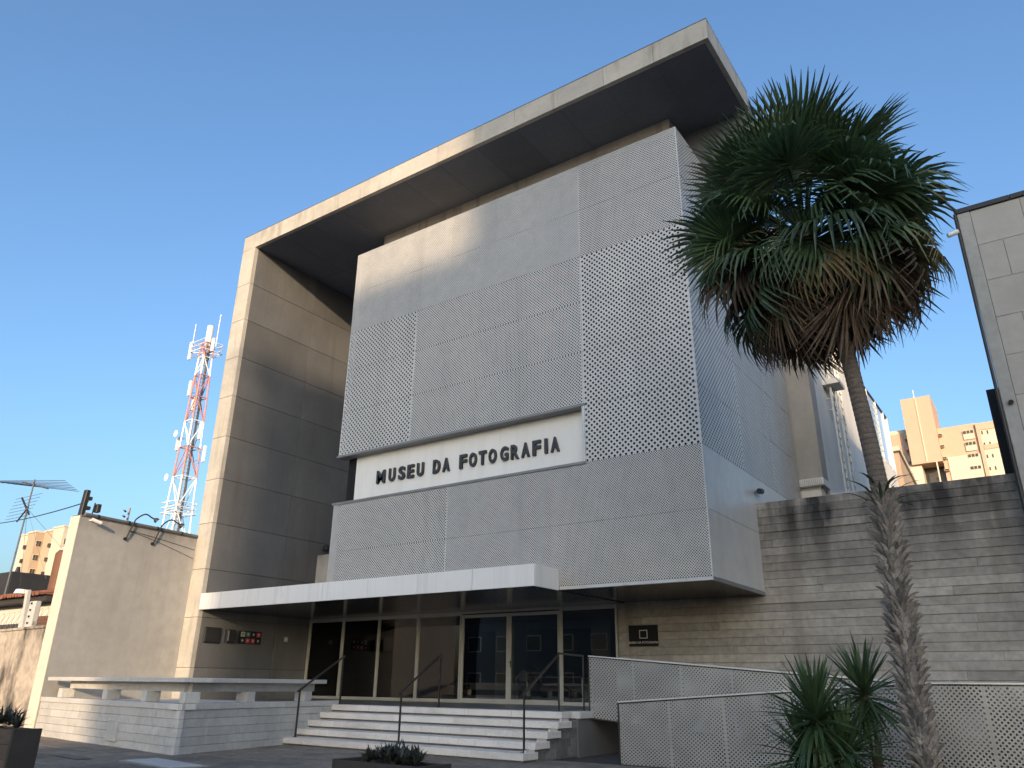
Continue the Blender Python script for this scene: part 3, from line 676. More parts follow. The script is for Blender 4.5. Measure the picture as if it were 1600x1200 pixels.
# ================================================================== access ramp with perforated sides
rp = thing('access_ramp', (-4, 15, 0), 'switchback ramp with perforated silver steel sides behind the yuccas', 'ramp')
yU, yD = 15.40, 13.80
xU0, xU1, xD0, xD1 = -8.66, -2.35, -7.15, -2.1
zlow, sl = .33, .079
def ut(x): return np.where(x < xU1, 1.93-(x-xU0)*sl, 1.93-(xU1-xU0)*sl)
def dt(x): return np.where(x < xD1, 1.05+(np.minimum(x, xD1)-xD0)*.0735, 1.05+(xD1-xD0)*.0735)
def ramp_panels(x0, x1, n_, y, topf, hgt, botf=None, hole=(.076, .034), mat='steel'):
    e_ = grid(x0, x1, n_)
    for a, b in zip(e_[:-1], e_[1:]):
        W_ = b-a-.006
        def fn(U, V, a=a):
            X = a+.003+U; t = topf(X); bz = t-hgt if botf is None else np.full_like(X, botf)
            return (X, np.full_like(X, y)+.004*np.sin(X*9.0)*np.sin(V*5.0), bz+(t-bz)*(V/hgt))
        perf('perforated_panel', mat, rp, W_, hgt, hole[0], hole[1], fn, 8)
        MB().bar((b, y+.02, float(topf(np.array(b)))-hgt+.02 if botf is None else botf+.02), (b, y+.02, float(topf(np.array(b)))-.02), .03, .02).build('post', 'steel', rp)
ramp_panels(xU0, xU1, 6, yU, ut, 1.22)
ramp_panels(xU0+.03, xU1-.03, 3, yU+.075, ut, 1.20, None, (.0705, .030), 'steelin')
ramp_panels(xD0+.03, xD1, 3, yD+.075, dt, 1.38, .02, (.0705, .030), 'steelin')
ramp_panels(xD1, 1.6, 3, yD+.075, dt, 1.38, .02, (.0705, .030), 'steelin')
ramp_panels(xU0, xU1, 5, yU+1.45, ut, 1.20)
ramp_panels(xD0, xD1, 5, yD, dt, 1.40, .015)
ramp_panels(xD1, 1.6, 4, yD, dt, 1.40, .015)
def line(f, x0, x1, y, dz): return [(x0, y, float(f(np.array(x0)))+dz), (x1, y, float(f(np.array(x1)))+dz)]
for f, a, b, y in ((ut, xU0, xU1, yU), (ut, xU0, xU1, yU+1.45), (dt, xD0, xD1, yD), (dt, xD1, 1.6, yD)):
    p, q = line(f, a, b, y, .008); MB().bar(p, q, .055, .024).build('top_rail', 'railtop', rp)
    p, q = line(f, a, b, y-.012, -.016); MB().bar(p, q, .010, .016).build('top_rail', 'rail', rp)
MB().bar((xU0, yU-.005, .71), (xU0, yU-.005, 1.93), .03, .03).build('end_post', 'rail', rp)
MB().bar((xD0, yD-.005, .0), (xD0, yD-.005, 1.06), .03, .03).build('end_post', 'rail', rp)
MB().add([(xU0, yU+.03, .68), (xU1, yU+.03, .20), (xU1, yU+1.42, .20), (xU0, yU+1.42, .68), (xU0, yU+.03, .83), (xU1, yU+.03, .33), (xU1, yU+1.42, .33), (xU0, yU+1.42, .83)],
         [(0, 3, 2, 1), (4, 5, 6, 7), (0, 1, 5, 4), (1, 2, 6, 5), (2, 3, 7, 6), (3, 0, 4, 7)]).build('upper_deck', 'bed', rp)
MB().add([(xD0, yD+.03, -.05), (xD1, yD+.03, -.05), (xD1, yU-.02, -.05), (xD0, yU-.02, -.05), (xD0, yD+.03, .01), (xD1, yD+.03, .33), (xD1, yU-.02, .33), (xD0, yU-.02, .01)],
         [(0, 3, 2, 1), (4, 5, 6, 7), (0, 1, 5, 4), (1, 2, 6, 5), (2, 3, 7, 6), (3, 0, 4, 7)]).build('lower_deck', 'bed', rp)
MB().box((xU1+.002, yD+.03, -.05), (1.6, yU+1.42, .33)).build('landing', 'bed', rp)
MB().box((-6.6, yU+.12, -.05), (-6.3, yU+1.3, .5)).box((-4.0, yU+.12, -.05), (-3.7, yU+1.3, .28)).build('support', 'bed', rp)

# ================================================================== left boundary wall and what it carries
bw = thing('boundary_wall', (-22.8, 12.5, 0), 'tall plain grey concrete wall with sunlit end face beside the frame', 'wall')
A0, A1 = (-22.36, 10.64), (-22.80, 14.72)
MB().seg(A0, A1, 0, .40, -.1, zW-.02, .01).build('wall_body', 'plain', bw)
d = Vector((A1[0]-A0[0], A1[1]-A0[1])).normalized(); nn = Vector((-d.y, d.x))
MB().seg((A0[0]-d.x*.035, A0[1]-d.y*.035), (A0[0]-d.x*.001, A0[1]-d.y*.001), -.004, .41, -.05, zW-.01, .006).build('sunlit_end', 'render', bw)  # paler sheet paints the sunlight on the end of the wall
def wp(s_, t, z): return (A0[0]+d.x*s_+nn.x*t, A0[1]+d.y*s_+nn.y*t, z)
MB().seg(wp(.0, 0, 0)[:2], A1, -.02, .42, zW-.022, zW+.02, .006).build('coping', 'pipe', bw)
pp = MB().tube([wp(.1, -.02, zW+.05), wp(4.0, -.02, zW+.05)], .05, 10).build('pipe', 'pipe', bw)
for s_ in (.5, 1.5, 2.5, 3.4): MB().tube([wp(s_-.03, -.02, zW+.05), wp(s_+.03, -.02, zW+.05)], .06, 10).build('pipe_collar', 'dark', pp)
for k, (s0, lab) in enumerate(((1.48, 'black gooseneck wall lamp halfway along the boundary wall top'), (2.42, 'black gooseneck wall lamp on the boundary wall nearest the concrete frame'))):
    o = thing('gooseneck_lamp', wp(s0, 0, 5.3), lab, 'wall lamp')
    ph = []
    for t in range(15):
        a = t/14.0
        ph.append(wp(s0+.02+.72*a, -.06-.14*math.sin(a*math.pi/2), 5.30+.35*min(1, a*5)+.42*math.sin(min(1, a*1.25)*math.pi*.62)-.20*max(0, a-.55)**1.2))
    MB().tube(ph, .022, 8).build('arm', 'dark', o)
    e_ = Vector(ph[-1])
    MB().tube([e_+Vector((0, 0, .03)), e_+Vector((.01, .03, -.01)), e_+Vector((.03, .08, -.05))], [.03, .075, .09], 12).build('shade', 'dark', o)
    MB().cbox(*[(min(p[i] for p in q), ) for q in ()], ) if False else None
    MB().tube([wp(s0, -.002, 5.26), wp(s0, -.05, 5.26)], .05, 10).build('wall_plate', 'dark', o)
o = thing('end_post', wp(.15, .2, zW), 'short black post with small box at the sunlit end of the boundary wall', 'post')
MB().bar(wp(.12, .2, zW), wp(.16, .2, zW+.78), .16, .13).build('post', 'dark', o)
MB().cbox(Vector(wp(.26, .18, zW+.50))-Vector((.06, .06, .0)), Vector(wp(.26, .18, zW+.50))+Vector((.06, .06, .1)), .01).build('insulator', 'dark', o)
MB().cbox(Vector(wp(.26, .18, zW+.22))-Vector((.06, .06, .0)), Vector(wp(.26, .18, zW+.22))+Vector((.06, .06, .1)), .01).build('insulator', 'dark', o)
o = thing('small_floodlight', wp(.42, .15, zW), 'small black floodlight on a thin stem beside the black wall-end post', 'floodlight')
MB().bar(wp(.38, .12, zW), wp(.42, .12, zW+.45), .03).build('stem', 'dark', o)
MB().cbox(Vector(wp(.50, .1, zW+.18))-Vector((.09, .05, 0)), Vector(wp(.50, .1, zW+.18))+Vector((.09, .07, .24)), .01).build('head', 'dark', o)
o = thing('bullet_camera', wp(.35, -.02, 5.55), 'white bullet camera fixed below the pipe at the end of the boundary wall', 'camera')
MB().tube([wp(.28, 0, 5.60), wp(.32, -.16, 5.58)], .018, 8).build('arm', 'lampw', o)
MB().tube([wp(.24, -.17, 5.60), wp(.50, -.24, 5.53)], .05, 10).build('body', 'lampw', o)
for za, zb, lab in ((5.52, 5.30, 'upper thin black cable running along the boundary wall to the frame'), (5.50, 5.02, 'lower thin black cable sagging along the boundary wall to the frame')):
    pth = [wp(1.55+(4.0-1.55)*t/8, -.02, za+(zb-za)*(t/8)**1.3) for t in range(9)]
    tag(MB().tube(pth, .006, 6).build('wall_cable', 'dark'), lab, 'cable')
o = thing('fence_insulator_post', (-23.6, 12.6, zW), 'thin leaning grey fence post with dark insulators behind the boundary wall', 'post')
MB().bar((-23.6, 12.55, 0), (-23.75, 12.75, 6.45), .05).build('post', 'wire', o)
for k in range(4): MB().tube([(-23.72, 12.62, 5.8+k*.17), (-23.60, 12.50, 5.8+k*.17)], .03, 8).build('insulator', 'dark', o)

# ================================================================== left neighbour: old wall, razor wire, house, antenna
ow = thing('old_wall', (-27, 11.6, 0), 'weathered old wall with peeling sunlit render and black stains left of the boundary wall', 'wall')
MB().seg((-36, 12.4), (-22.9, 11.1), 0, .35, -.1, 2.72, .02).build('wall_body', 'oldwall', ow)
MB().seg((-36, 12.4), (-22.9, 11.1), -.03, .38, 2.72, 2.80, .015).build('coping', 'oldwall', ow)
rz = thing('razor_wire', (-27, 11.9, 2.8), 'coil of thin razor wire along the top of the weathered old wall', 'razor wire')
pth = []
for k in range(620):
    a = k/620.0; x = -34+a*9.6; y = 12.38-(x+34)*.0; yb = 12.2+(-34-x)*.099*1.0+.17
    pth.append((x+.22*math.cos(k*.21), 12.2-(x+34)*.099+.17+.10*math.sin(k*.21), 3.08+.27*math.sin(k*.21)))
MB().tube(pth, .006, 5).build('coil', 'wire', rz)
fp = thing('concrete_fence_post', (-26.2, 11.5, 2.78), 'pale leaning concrete fence post on the old wall with a round lamp on top', 'post')
MB().bar((-26.25, 11.5, 2.75), (-26.25, 11.42, 3.92), .13).build('post', 'coping', fp)
MB().cbox((-26.0, 11.42, 2.75), (-25.6, 11.6, 3.56), .02).build('panel', 'coping', fp)
for k in range(4): MB().tube([(-25.8, 11.38, 2.92+k*.19), (-25.8, 11.42, 2.92+k*.19)], .03, 8).build('hole_plug', 'dark', fp)
MB().tube([(-26.45, 11.3, 3.80), (-26.45, 11.3, 3.93)], [.20, .15], 14).build('lamp', 'lampw', fp)
hs = thing('tiled_house', (-50, 21, 0), 'low white house with clay tile roof and brown shutter behind the old wall', 'house')
HX = -42.15
MB().box((-70, 20, 0), (HX-.2, 27, 5.05)).build('wall', 'whitehouse', hs)
MB().box((-70, 19.3, 5.06), (HX-.1, 20.0, 5.36)).build('eave', 'blackroof', hs)
rf = MB().add([(-70, 19.1, 5.38), (HX, 19.1, 5.38), (HX, 22, 5.95), (-70, 22, 5.95), (-70, 19.1, 5.36), (HX, 19.1, 5.36), (HX, 22, 5.36), (-70, 22, 5.36)],
         [(0, 1, 2, 3), (0, 4, 5, 1), (1, 5, 6, 2), (2, 6, 7, 3), (3, 7, 4, 0)]).build('roof', 'tile', hs)
tm = MB().tube([(0, 0, 0), (0, 2.9, .57)], [.11, .10], 8).mesh('roof_tile')
for k in range(92): put('roof_tile', tm, 'tile', rf, loc=(-69.9+k*.30+rnd.uniform(-.02, .02), 19.02+rnd.uniform(-.04, .04), 5.42+rnd.uniform(-.01, .02)))
sh_ = MB().box((-44.8, 19.94, 3.0), (HX-.3, 20.0, 4.40)).build('shutter', 'shutter', hs)
for k in range(8): MB().box((-44.7, 19.90, 3.05+k*.165), (HX-.35, 19.94, 3.15+k*.165)).build('slat', 'shutter', sh_)
MB().box((-52.5, 19.95, 3.2), (-46.2, 20.0, 4.1)).build('window', 'farwin', hs)
tk = thing('water_tank', (-51.2, 24, 5), 'dark brown cylindrical water tank above the tiled roof beside the boundary wall', 'water tank')
MB().tube([(-51.2, 24, 4.5), (-51.2, 24, 8.75), (-51.2, 24, 8.95)], [.62, .62, .45], 18).build('tank', 'shutter', tk)
MB().tube([(-51.2, 24, 8.95), (-51.2, 24, 9.1)], .42, 14).build('lid', 'coping', tk)
dh = thing('dark_roofed_house', (-68, 32, 0), 'dark low house with shallow orange roof behind the tiled house', 'house')
MB().box((-95, 30, 0), (-56, 40, 8.25)).build('wall', 'blackroof', dh)
MB().add([(-76, 29.6, 8.26), (-62, 29.6, 8.26), (-62, 34, 9.0), (-76, 34, 9.0), (-76, 34, 8.26), (-62, 34, 8.26)], [(0, 1, 2, 3), (1, 5, 2), (0, 3, 4), (0, 4, 5, 1), (2, 5, 4, 3)]).build('roof', 'tile', dh)
dk = thing('dark_annex', (-62, 24, 0), 'dark blue grey box building at the far left below the antenna', 'building')
MB().box((-75, 24, 0), (-58.1, 29, 8.15)).build('wall', 'roomdark', dk)
MB().tube([(-58.6, 24.5, 8.15), (-58.6, 24.5, 8.55)], [.18, .10], 10).build('vent', 'dark', dk)
an = thing('television_antenna', (-50.1, 20.6, 6), 'grey television antenna with many thin rods on a tall leaning mast', 'antenna')
MB().tube([(-50.2, 20.6, 5.6), (-49.95, 20.6, 12.7)], [.055, .045], 8).build('mast', 'wire', an)
bm = MB().bar((-50.6, 20.2, 12.55), (-49.3, 21.2, 12.15), .07).build('boom', 'dark', an)
for k in range(7):
    t = k/6; c = Vector((-50.6, 20.2, 12.62)).lerp(Vector((-49.3, 21.2, 12.2)), t); L_ = 4.1-.25*k
    MB().tube([c+Vector((-L_, -.6, .42)), c+Vector((L_, .6, -.42))], .02, 5).build('rod', 'wire', an)
MB().bar((-51.1, 20.6, 11.7), (-49.6, 20.6, 10.5), .09).bar((-51.0, 20.6, 10.2), (-49.9, 20.6, 11.0), .07).build('boom', 'dark', an)
for k in range(7): MB().tube([(-51.4-.12*k, 20.4, 11.6-.2*k), (-49.0-.2*k, 20.8, 11.75-.2*k)], .014, 5).build('rod', 'wire', an)
for k, (x, y) in enumerate(((-46.5, 21), (-51.8, 22), (-48.6, 25))):
    MB().tube([(-50.0, 20.6, 10.9), (x, y, 6.6)], .010, 4).build('guy_wire', 'wire', an)
for p0, p1, lab in (((-60, 20, 11.2), (-22.55, 10.85, 6.15), 'thin black service cable from the antenna side to the black wall-end post'),):
    P0, P1 = Vector(p0), Vector(p1)
    tag(MB().tube([P0.lerp(P1, t/16)-Vector((0, 0, .5*4*(t/16)*(1-t/16))) for t in range(17)], .018, 5).build('service_cable', 'dark'), lab, 'cable')

# ================================================================== lattice mast
lt = thing('lattice_mast', (-74, 45, 0), 'red and white lattice telecom mast with antennas beside the concrete frame', 'telecom mast')
mx, my = -74.0, 45.0
zl = [0, 5, 10, 14, 18, 21.5, 24.8, 27.8, 30.6, 33.2, 35.4, 37.2]
def hw(z): return .46+(1.0-.46)*max(0, (37-z))/22 if z > 15 else 1.0+(15-z)*.04
cols_ = ['mastred', 'mastwhite', 'mastred', 'mastwhite', 'mastwhite', 'mastred', 'mastwhite', 'mastred', 'mastred', 'mastwhite', 'mastred']
def crn(z, k): h = hw(z); return (mx+(-h, h, h, -h)[k], my+(-h, -h, h, h)[k], z)
for i, (a, b) in enumerate(zip(zl[:-1], zl[1:])):
    s_ = MB()
    for k in range(4):
        s_.bar(crn(a, k), crn(b, k), .15)
        s_.bar(crn(b, k), crn(b, (k+1) % 4), .10)
        if (i+k) % 2: s_.bar(crn(a, k), crn(b, (k+1) % 4), .09)
        else: s_.bar(crn(a, (k+1) % 4), crn(b, k), .09)
    s_.build('lattice_section', cols_[i], lt)
lad = MB()
for dx in (-.3, .3): lad.bar((mx+dx, my, 0), (mx+dx, my, 37), .09)
for k in range(90): lad.bar((mx-.3, my, .5+k*.4), (mx+.3, my, .5+k*.4), .05)
for dx in (.0, .14, -.14): lad.bar((mx+dx, my+.25, 0), (mx+dx, my+.25, 36.5), .10)
lad.build('cable_ladder', 'mastgrey', lt)
for z in (17.6, 36.0):
    h = hw(z)+(.35 if z < 20 else .75); q = MB()
    for k in range(4):
        c = [(mx-h, my-h), (mx+h, my-h), (mx+h, my+h), (mx-h, my+h)]
        for dz in (0, .55, 1.1): q.bar((*c[k], z+dz), (*c[(k+1) % 4], z+dz), .07)
        q.bar((*c[k], z), (mx, my, z), .08)
    q.build('platform_rail', 'mastwhite', lt)
for dx, dy, z, h in ((-2.0, -.8, 35.4, 2.2), (-1.7, .8, 35.0, 2.0), (2.3, -.8, 35.4, 1.6), (-1.4, -.4, 31.0, 1.8), (-1.7, .5, 29.6, 1.6), (1.9, -.3, 25.4, 2.0), (2.2, .4, 23.0, 1.8), (-1.5, -.6, 24.6, 1.6)):
    p = MB().cbox((mx+dx-.18, my+dy-.12, z), (mx+dx+.18, my+dy+.12, z+h), .04).build('antenna_panel', 'mastwhite', lt)
    for q in (z+.3, z+h-.3): MB().bar((mx+dx, my+dy, q), (mx+dx*.4, my+dy*.4, q), .07).build('antenna_arm', 'mastgrey', p)
for dx in (-2.1, 2.6): MB().tube([(mx+dx, my-.6, 36), (mx+dx, my-.6, 40.2-abs(dx)*.1)], .05, 6).build('whip_antenna', 'mastwhite', lt)
MB().tube([(mx, my, 36.8), (mx, my, 39.4)], .36, 12).build('radome', 'mastwhite', lt)
for z, dx in ((26.2, -.8), (21.4, -1.1)): MB().tube([(mx+dx, my-1.3, z), (mx+dx, my-1.45, z)], [.18, .38], 14).build('dish', 'mastwhite', lt)

# ================================================================== far buildings
def far(k, x, z): return (x*k, (z-1.34)*k+1.34)
K = 2.6; YP = 75*K
pb = thing('peach_apartment_block', (-14, YP, 0), 'sunlit peach and cream apartment block with windowless stair tower beyond the plank wall', 'apartment block')
def fbox(x0, x1, z0, z1, y0, y1, mat, name, par=pb):
    a, b = far(K, x0, z0), far(K, x1, z1)
    return MB().box((a[0], YP+y0, max(0, a[1]) if z0 > 1.4 else 0), (b[0], YP+y1, b[1])).build(name, mat, par)
fbox(-10.6, -8.30, 1, 23.55, 1.5, 20, 'cream', 'wing_wall')
fbox(-9.75, -8.60, 20.45, 23.3, 1.2, 1.498, 'peach', 'wall_panel')
fbox(-8.30, -5.88, 19.95, 26.12, -2, 10, 'peach', 'stair_tower')
fbox(-7.12, -7.02, 20.0, 26.0, -2.2, -2.002, 'cream', 'tower_stripe')
fbox(-5.88, -2.92, 1, 23.12, 0, 20, 'peach', 'wing_wall')
fbox(-5.50, -2.95, 1, 20.35, -.3, -.002, 'cream', 'wall_panel')
fbox(-2.92, 2.2, 1, 23.0, -.6, 20, 'cream', 'wing_wall')
fbox(-2.92, 2.2, 22.35, 22.98, -.8, -.602, 'peach', 'wall_panel')
fbox(-2.92, -2.65, 1, 22.34, -.8, -.602, 'peach', 'wall_panel')
fbox(-2.6, 2.2, 20.6, 21.0, -.8, -.602, 'peach', 'wall_panel')
fbox(-9.0, -7.6, 1, 19.95, -1, 9, 'cream', 'podium')
fbox(-6.40, -6.30, 1, 19.95, -2, -1.5, 'cream', 'podium_pillar')
fbox(-7.6, -5.88, 1, 19.9, 3, 10, 'farwin', 'podium_recess')
for i, zc in enumerate((22.22, 21.18, 20.10, 19.02, 17.9)):
    wd = fbox(-3.97, -3.14, zc-.02, zc+.30, -.42, -.31 if zc < 20.35 else -.002, 'farframe', 'window')
    for a in (-3.93, -3.66, -3.38): fbox(a, a+.22, zc+.01, zc+.27, -.5, -.425, 'farwin', 'pane', wd)
    if zc > 20.3 or True: fbox(-3.97, -3.14, zc-.50, zc-.03, -.36, -.305 if zc < 20.35 else -.002, 'cream', 'spandrel')
    for a in (-2.57, -2.16, -1.52, -.9, -.4, .3): fbox(a, a+.10, zc-.28, zc+.02, -.72, -.605, 'farwin', 'slit_window')
    bc = fbox(-5.93, -5.52, zc+.12, zc+.30, -1.0, -.31, 'farframe', 'balcony')
    fbox(-5.90, -5.55, zc+.14, zc+.27, -1.1, -1.002, 'farwin', 'opening', bc)
    fbox(-8.58, -8.34, zc+.35, zc+.80, .6, 1.4, 'farwin', 'stair_window')
    fbox(-8.62, -8.46, zc+.42, zc+.95, .2, .6, 'cream', 'balcony_front')
for a, b, z in ((-10.4, -8.5, 23.6), (-5.6, -3.0, 23.14), (-2.8, 1.5, 23.02)): fbox(a, b, z, z+.12, 2, 8, 'farframe', 'roof_kerb')
a = far(K, -7.2, 26.1); MB().tube([(a[0], YP, a[1]), (a[0], YP, a[1]+2.6)], .10, 6).build('roof_mast', 'mastwhite', pb)

K2 = 1.25; YL = 60*K2
lb = thing('cream_apartment_towers', (-172, YL, 0), 'distant cream and tan apartment block with tall vertical fins at the far left', 'apartment block')
for x0, x1, zt_, yy, mat in ((-145.3, -142.80, 24.3, 60, 'cream'), (-142.70, -139.98, 24.5, 60, 'tan'), (-139.97, -137.20, 24.7, 61.36, 'tan'), (-137.12, -133.60, 25.0, 61.36, 'cream'), (-145.1, -133.7, 24.0, 63.5, 'tan')):
    a, b = far(K2, x0, 0), far(K2, x1, zt_)
    MB().box((a[0], yy*K2, 0), (b[0], yy*K2+9, b[1])).build('wall_bay', mat, lb)
    MB().box((a[0]-.1, yy*K2-.15, b[1]), (b[0]+.1, yy*K2+9, b[1]+.35)).build('roof_edge', 'farframe', lb)
for xx, yy in ((-139.98, 60.25), (-133.60, 61.7)):
    for k in range(8):
        X_ = xx*K2; Y_ = yy*K2; zz = 27.4-k*2.9
        f_ = MB().box((X_-.001, Y_, zz-.1), (X_+.06, Y_+1.15, zz+1.25)).build('window', 'farframe', lb)
        for q in (0, 1): MB().box((X_+.062, Y_+.08+q*.52, zz), (X_+.09, Y_+.54+q*.52, zz+1.15)).build('pane', 'farwin', f_)
for k in range(8):
    for xx, yy in ((-142.75, 60), (-137.16, 61.36)):
        X_ = xx*K2; MB().box((X_-.25, yy*K2-.45, 27-k*2.9), (X_+.35, yy*K2-.001, 27.8-k*2.9)).build('air_conditioner', 'farwin', lb)

# ================================================================== buildings across the street (they shade the museum and show in its glass)
def block_building(x0, x1, y0, y1, h, lab, mat, wx=3.0):
    o = thing('street_building', ((x0+x1)/2, y1, 0), lab, 'building')
    MB().box((x0, y0, 0), (x1, y1, h)).build('wall', mat, o)
    MB().box((x0-.3, y0-.3, h), (x1+.3, y1+.3, h+.5)).build('roof_edge', 'kerb', o)
    nx = int((x1-x0)/wx); nz = int(h/3)
    wm = MB().cbox((-.75, 0, 0), (.75, .08, 1.3), .02).mesh('window'); pn = MB().box((-.66, .08, .08), (.66, .10, 1.22)).mesh('pane')
    for i in range(nx):
        for k in range(nz):
            f_ = put('window', wm, 'farframe', o, loc=(x0+(i+.5)*(x1-x0)/nx, y1, 1+k*3.0))
            q = put('pane', pn, 'farwin', f_)
    return o
D = 88.0; sx_, sy_2 = math.sin(math.pi-SUN_AZ), math.cos(math.pi-SUN_AZ)
def shadow_pt(x): return (x+D*sx_, yF-D*sy_2)
hroof = lambda z: z+D*math.tan(SUN_EL)
bx, by = shadow_pt(-21.65); bx2, _ = shadow_pt(-12.1); dp = 6.0; sh = dp*math.tan(math.pi-SUN_AZ)
block_building(bx+sh, bx2+sh-.2, by-dp, by, hroof(13.9)-.5, 'plain mid-rise block across the street behind the viewer', 'apt')
bx3, _ = shadow_pt(1.6)
block_building(bx2+sh, bx3, by-dp, by, hroof(19.5), 'tall narrow apartment tower across the street behind the viewer', 'apt')
block_building(bx3+.2, bx3+20, by-dp, by, hroof(13.4), 'lower apartment wing beside the tall tower across the street behind the viewer', 'apt')
block_building(-62, -47, -18.6, -12.8, 5.2, 'low ochre house across the street facing the bench', 'aptlit')
block_building(-45.5, -17, -30, -19, 9.0, 'long dark unseen block added across the street to darken the glass reflections', 'addeddark')  # added out of view so the right-hand panes mirror something dark, not sky
block_building(-90, -65, -28, -15, 9.0, 'wide pale block across the street facing the old wall', 'apt')

# ================================================================== furniture seen through the glass
def chair(x, y, rz, lab, mt='room'):
    o = thing('stacked_chair', (x, y, zP), lab, 'chair', None)
    M_ = Matrix.Translation((x, y, zP)) @ Matrix.Rotation(rz, 4, 'Z')
    MB().cbox((-.22, -.22, .43), (.22, .22, .46), .01, M_).build('seat', mt, o)
    bk = MB()
    for k in range(6):
        a0, a1 = -.6+k*.2, -.4+k*.2
        bk.cbox((.24*math.sin(a0), .22+.05*math.cos(a0)-.05, .60), (.24*math.sin(a1)+.004, .25+.05*math.cos(a1)-.05, .98-.06*abs(k-2.5)), .006, M_)
    bk.build('backrest', mt, o)
    for a, b in ((-.19, -.19), (.19, -.19), (-.19, .2), (.19, .2)):
        MB().bar(M_ @ Vector((a*1.15, b*1.15, 0)), M_ @ Vector((a, b, .44 if b < 0 else .75)), .03).build('leg', mt, o)
chair(-15.72, 19.95, R(10), 'white plastic chair with curved back behind the red bin inside the glass', 'lampw')
chair(-14.3, 21.0, R(-20), 'pale chair standing inside behind the left glass door')
chair(-13.9, 20.6, R(30), 'pale chair close behind the meeting stiles of the glass doors')
for x, m_, lab in ((-15.90, 'red', 'red plastic bin inside the glass beside the doors'), (-15.52, 'blue', 'blue plastic bin inside the glass beside the doors')):
    o = thing('waste_bin', (x, 19.62, zP), lab, 'bin')
    MB().tube([(x, 19.62, zP), (x, 19.62, zP+.52)], [.13, .165], 16).build('body', m_, o)
    MB().tube([(x, 19.62, zP+.50), (x, 19.62, zP+.54)], [.175, .175], 16).build('rim', m_, o)
o = thing('white_cabinet', (-18.3, 20.3, zP), 'pale low cabinet standing inside the glass front', 'cabinet')
MB().cbox((-18.55, 19.5, zP), (-17.6, 19.9, zP+1.12), .01).build('carcass', 'cab', o)
MB().cbox((-18.53, 19.475, zP+.05), (-18.09, 19.5, zP+1.10), .005).build('door', 'cab', o); MB().cbox((-18.07, 19.475, zP+.05), (-17.62, 19.5, zP+1.10), .005).build('door', 'cab', o)
o = thing('metal_rack', (-20.0, 20.6, zP), 'tall grey metal shelf rack inside the glass front', 'shelf rack')
for a in (-20.6, -19.55):
    for b in (20.4, 20.8): MB().bar((a, b, zP), (a, b, zP+2.0), .04).build('upright', 'pipe', o)
for k in range(6): MB().cbox((-20.6, 20.4, zP+.1+k*.37), (-19.55, 20.8, zP+.13+k*.37), .004).build('shelf', 'trim', o)
o = thing('easel_frame', (-17.3, 20.0, zP), 'brown wooden easel leaning inside the glass front', 'easel')
for a, b in (((-17.5, 19.9, zP), (-17.25, 20.2, zP+1.3)), ((-16.95, 19.9, zP), (-17.2, 20.2, zP+1.3)), ((-17.4, 19.95, zP+.45), (-17.0, 19.95, zP+.45))): MB().bar(a, b, .04).build('leg', 'shutter', o)
o = thing('long_table', (-13.0, 21.6, zP), 'white folding table inside behind the glass doors', 'table')
MB().cbox((-14.8, 21.4, zP+.72), (-12.2, 22.1, zP+.76), .01).build('table_top', 'room', o)
for a in (-14.7, -12.3):
    for b in (21.45, 22.05): MB().bar((a, b, zP), (a, b, zP+.72), .035).build('leg', 'lampw', o)

# ================================================================== planters
def trough(name, x0, x1, y0, y1, h, lab, mats):
    o = thing(name, ((x0+x1)/2, (y0+y1)/2, 0), lab, 'planter')
    t = .05; n_ = max(2, int(round(h/.18)))
    for k in range(n_):
        z0, z1 = k*h/n_+.002, (k+1)*h/n_-.002
        MB().cbox((x0, y0, z0), (x1, y0+t, z1), .004).build('plank', mats, o)
        MB().cbox((x0, y1-t, z0), (x1, y1, z1), .004).build('plank', mats, o)
    MB().cbox((x0-.006, y0-.006, 0), (x0+t, y1+.006, h+.006), .004).build('end_board', 'iron', o)
    MB().cbox((x1-t, y0-.006, 0), (x1+.006, y1+.006, h+.006), .004).build('end_board', 'iron', o)
    MB().box((x0+t, y0+t, .02), (x1-t, y1-t, h-.05)).build('soil', 'dirt', o)
    return o
trough('timber_planter', -13.6, -11.55, 5.25, 5.60, .72, 'tall timber trough planter with spiky dark plants by the old wall', 'wood')
trough('iron_planter', -8.48, -6.88, 8.0, 8.55, .375, 'low dark brown trough planter in front of the stairs', 'iron')
def blade(L_, w0, bend, n_=4, fold=.25):
    """a sword leaf along +X, bending down"""
    b = MB(); vs, fs = [], []
    for i in range(n_+1):
        t = i/n_; ww = w0*(math.sin(math.pi*(.18+.82*t))**.6 if t < .999 else 0.02)*(1-t*.35)
        x = L_*t; z = -bend*L_*t*t
        vs += [(x, -ww, z+ww*fold), (x, 0, z), (x, ww, z+ww*fold)]
    for i in range(n_):
        a = i*3; fs += [(a, a+3, a+4, a+1), (a+1, a+4, a+5, a+2)]
    return b.add(vs, fs)
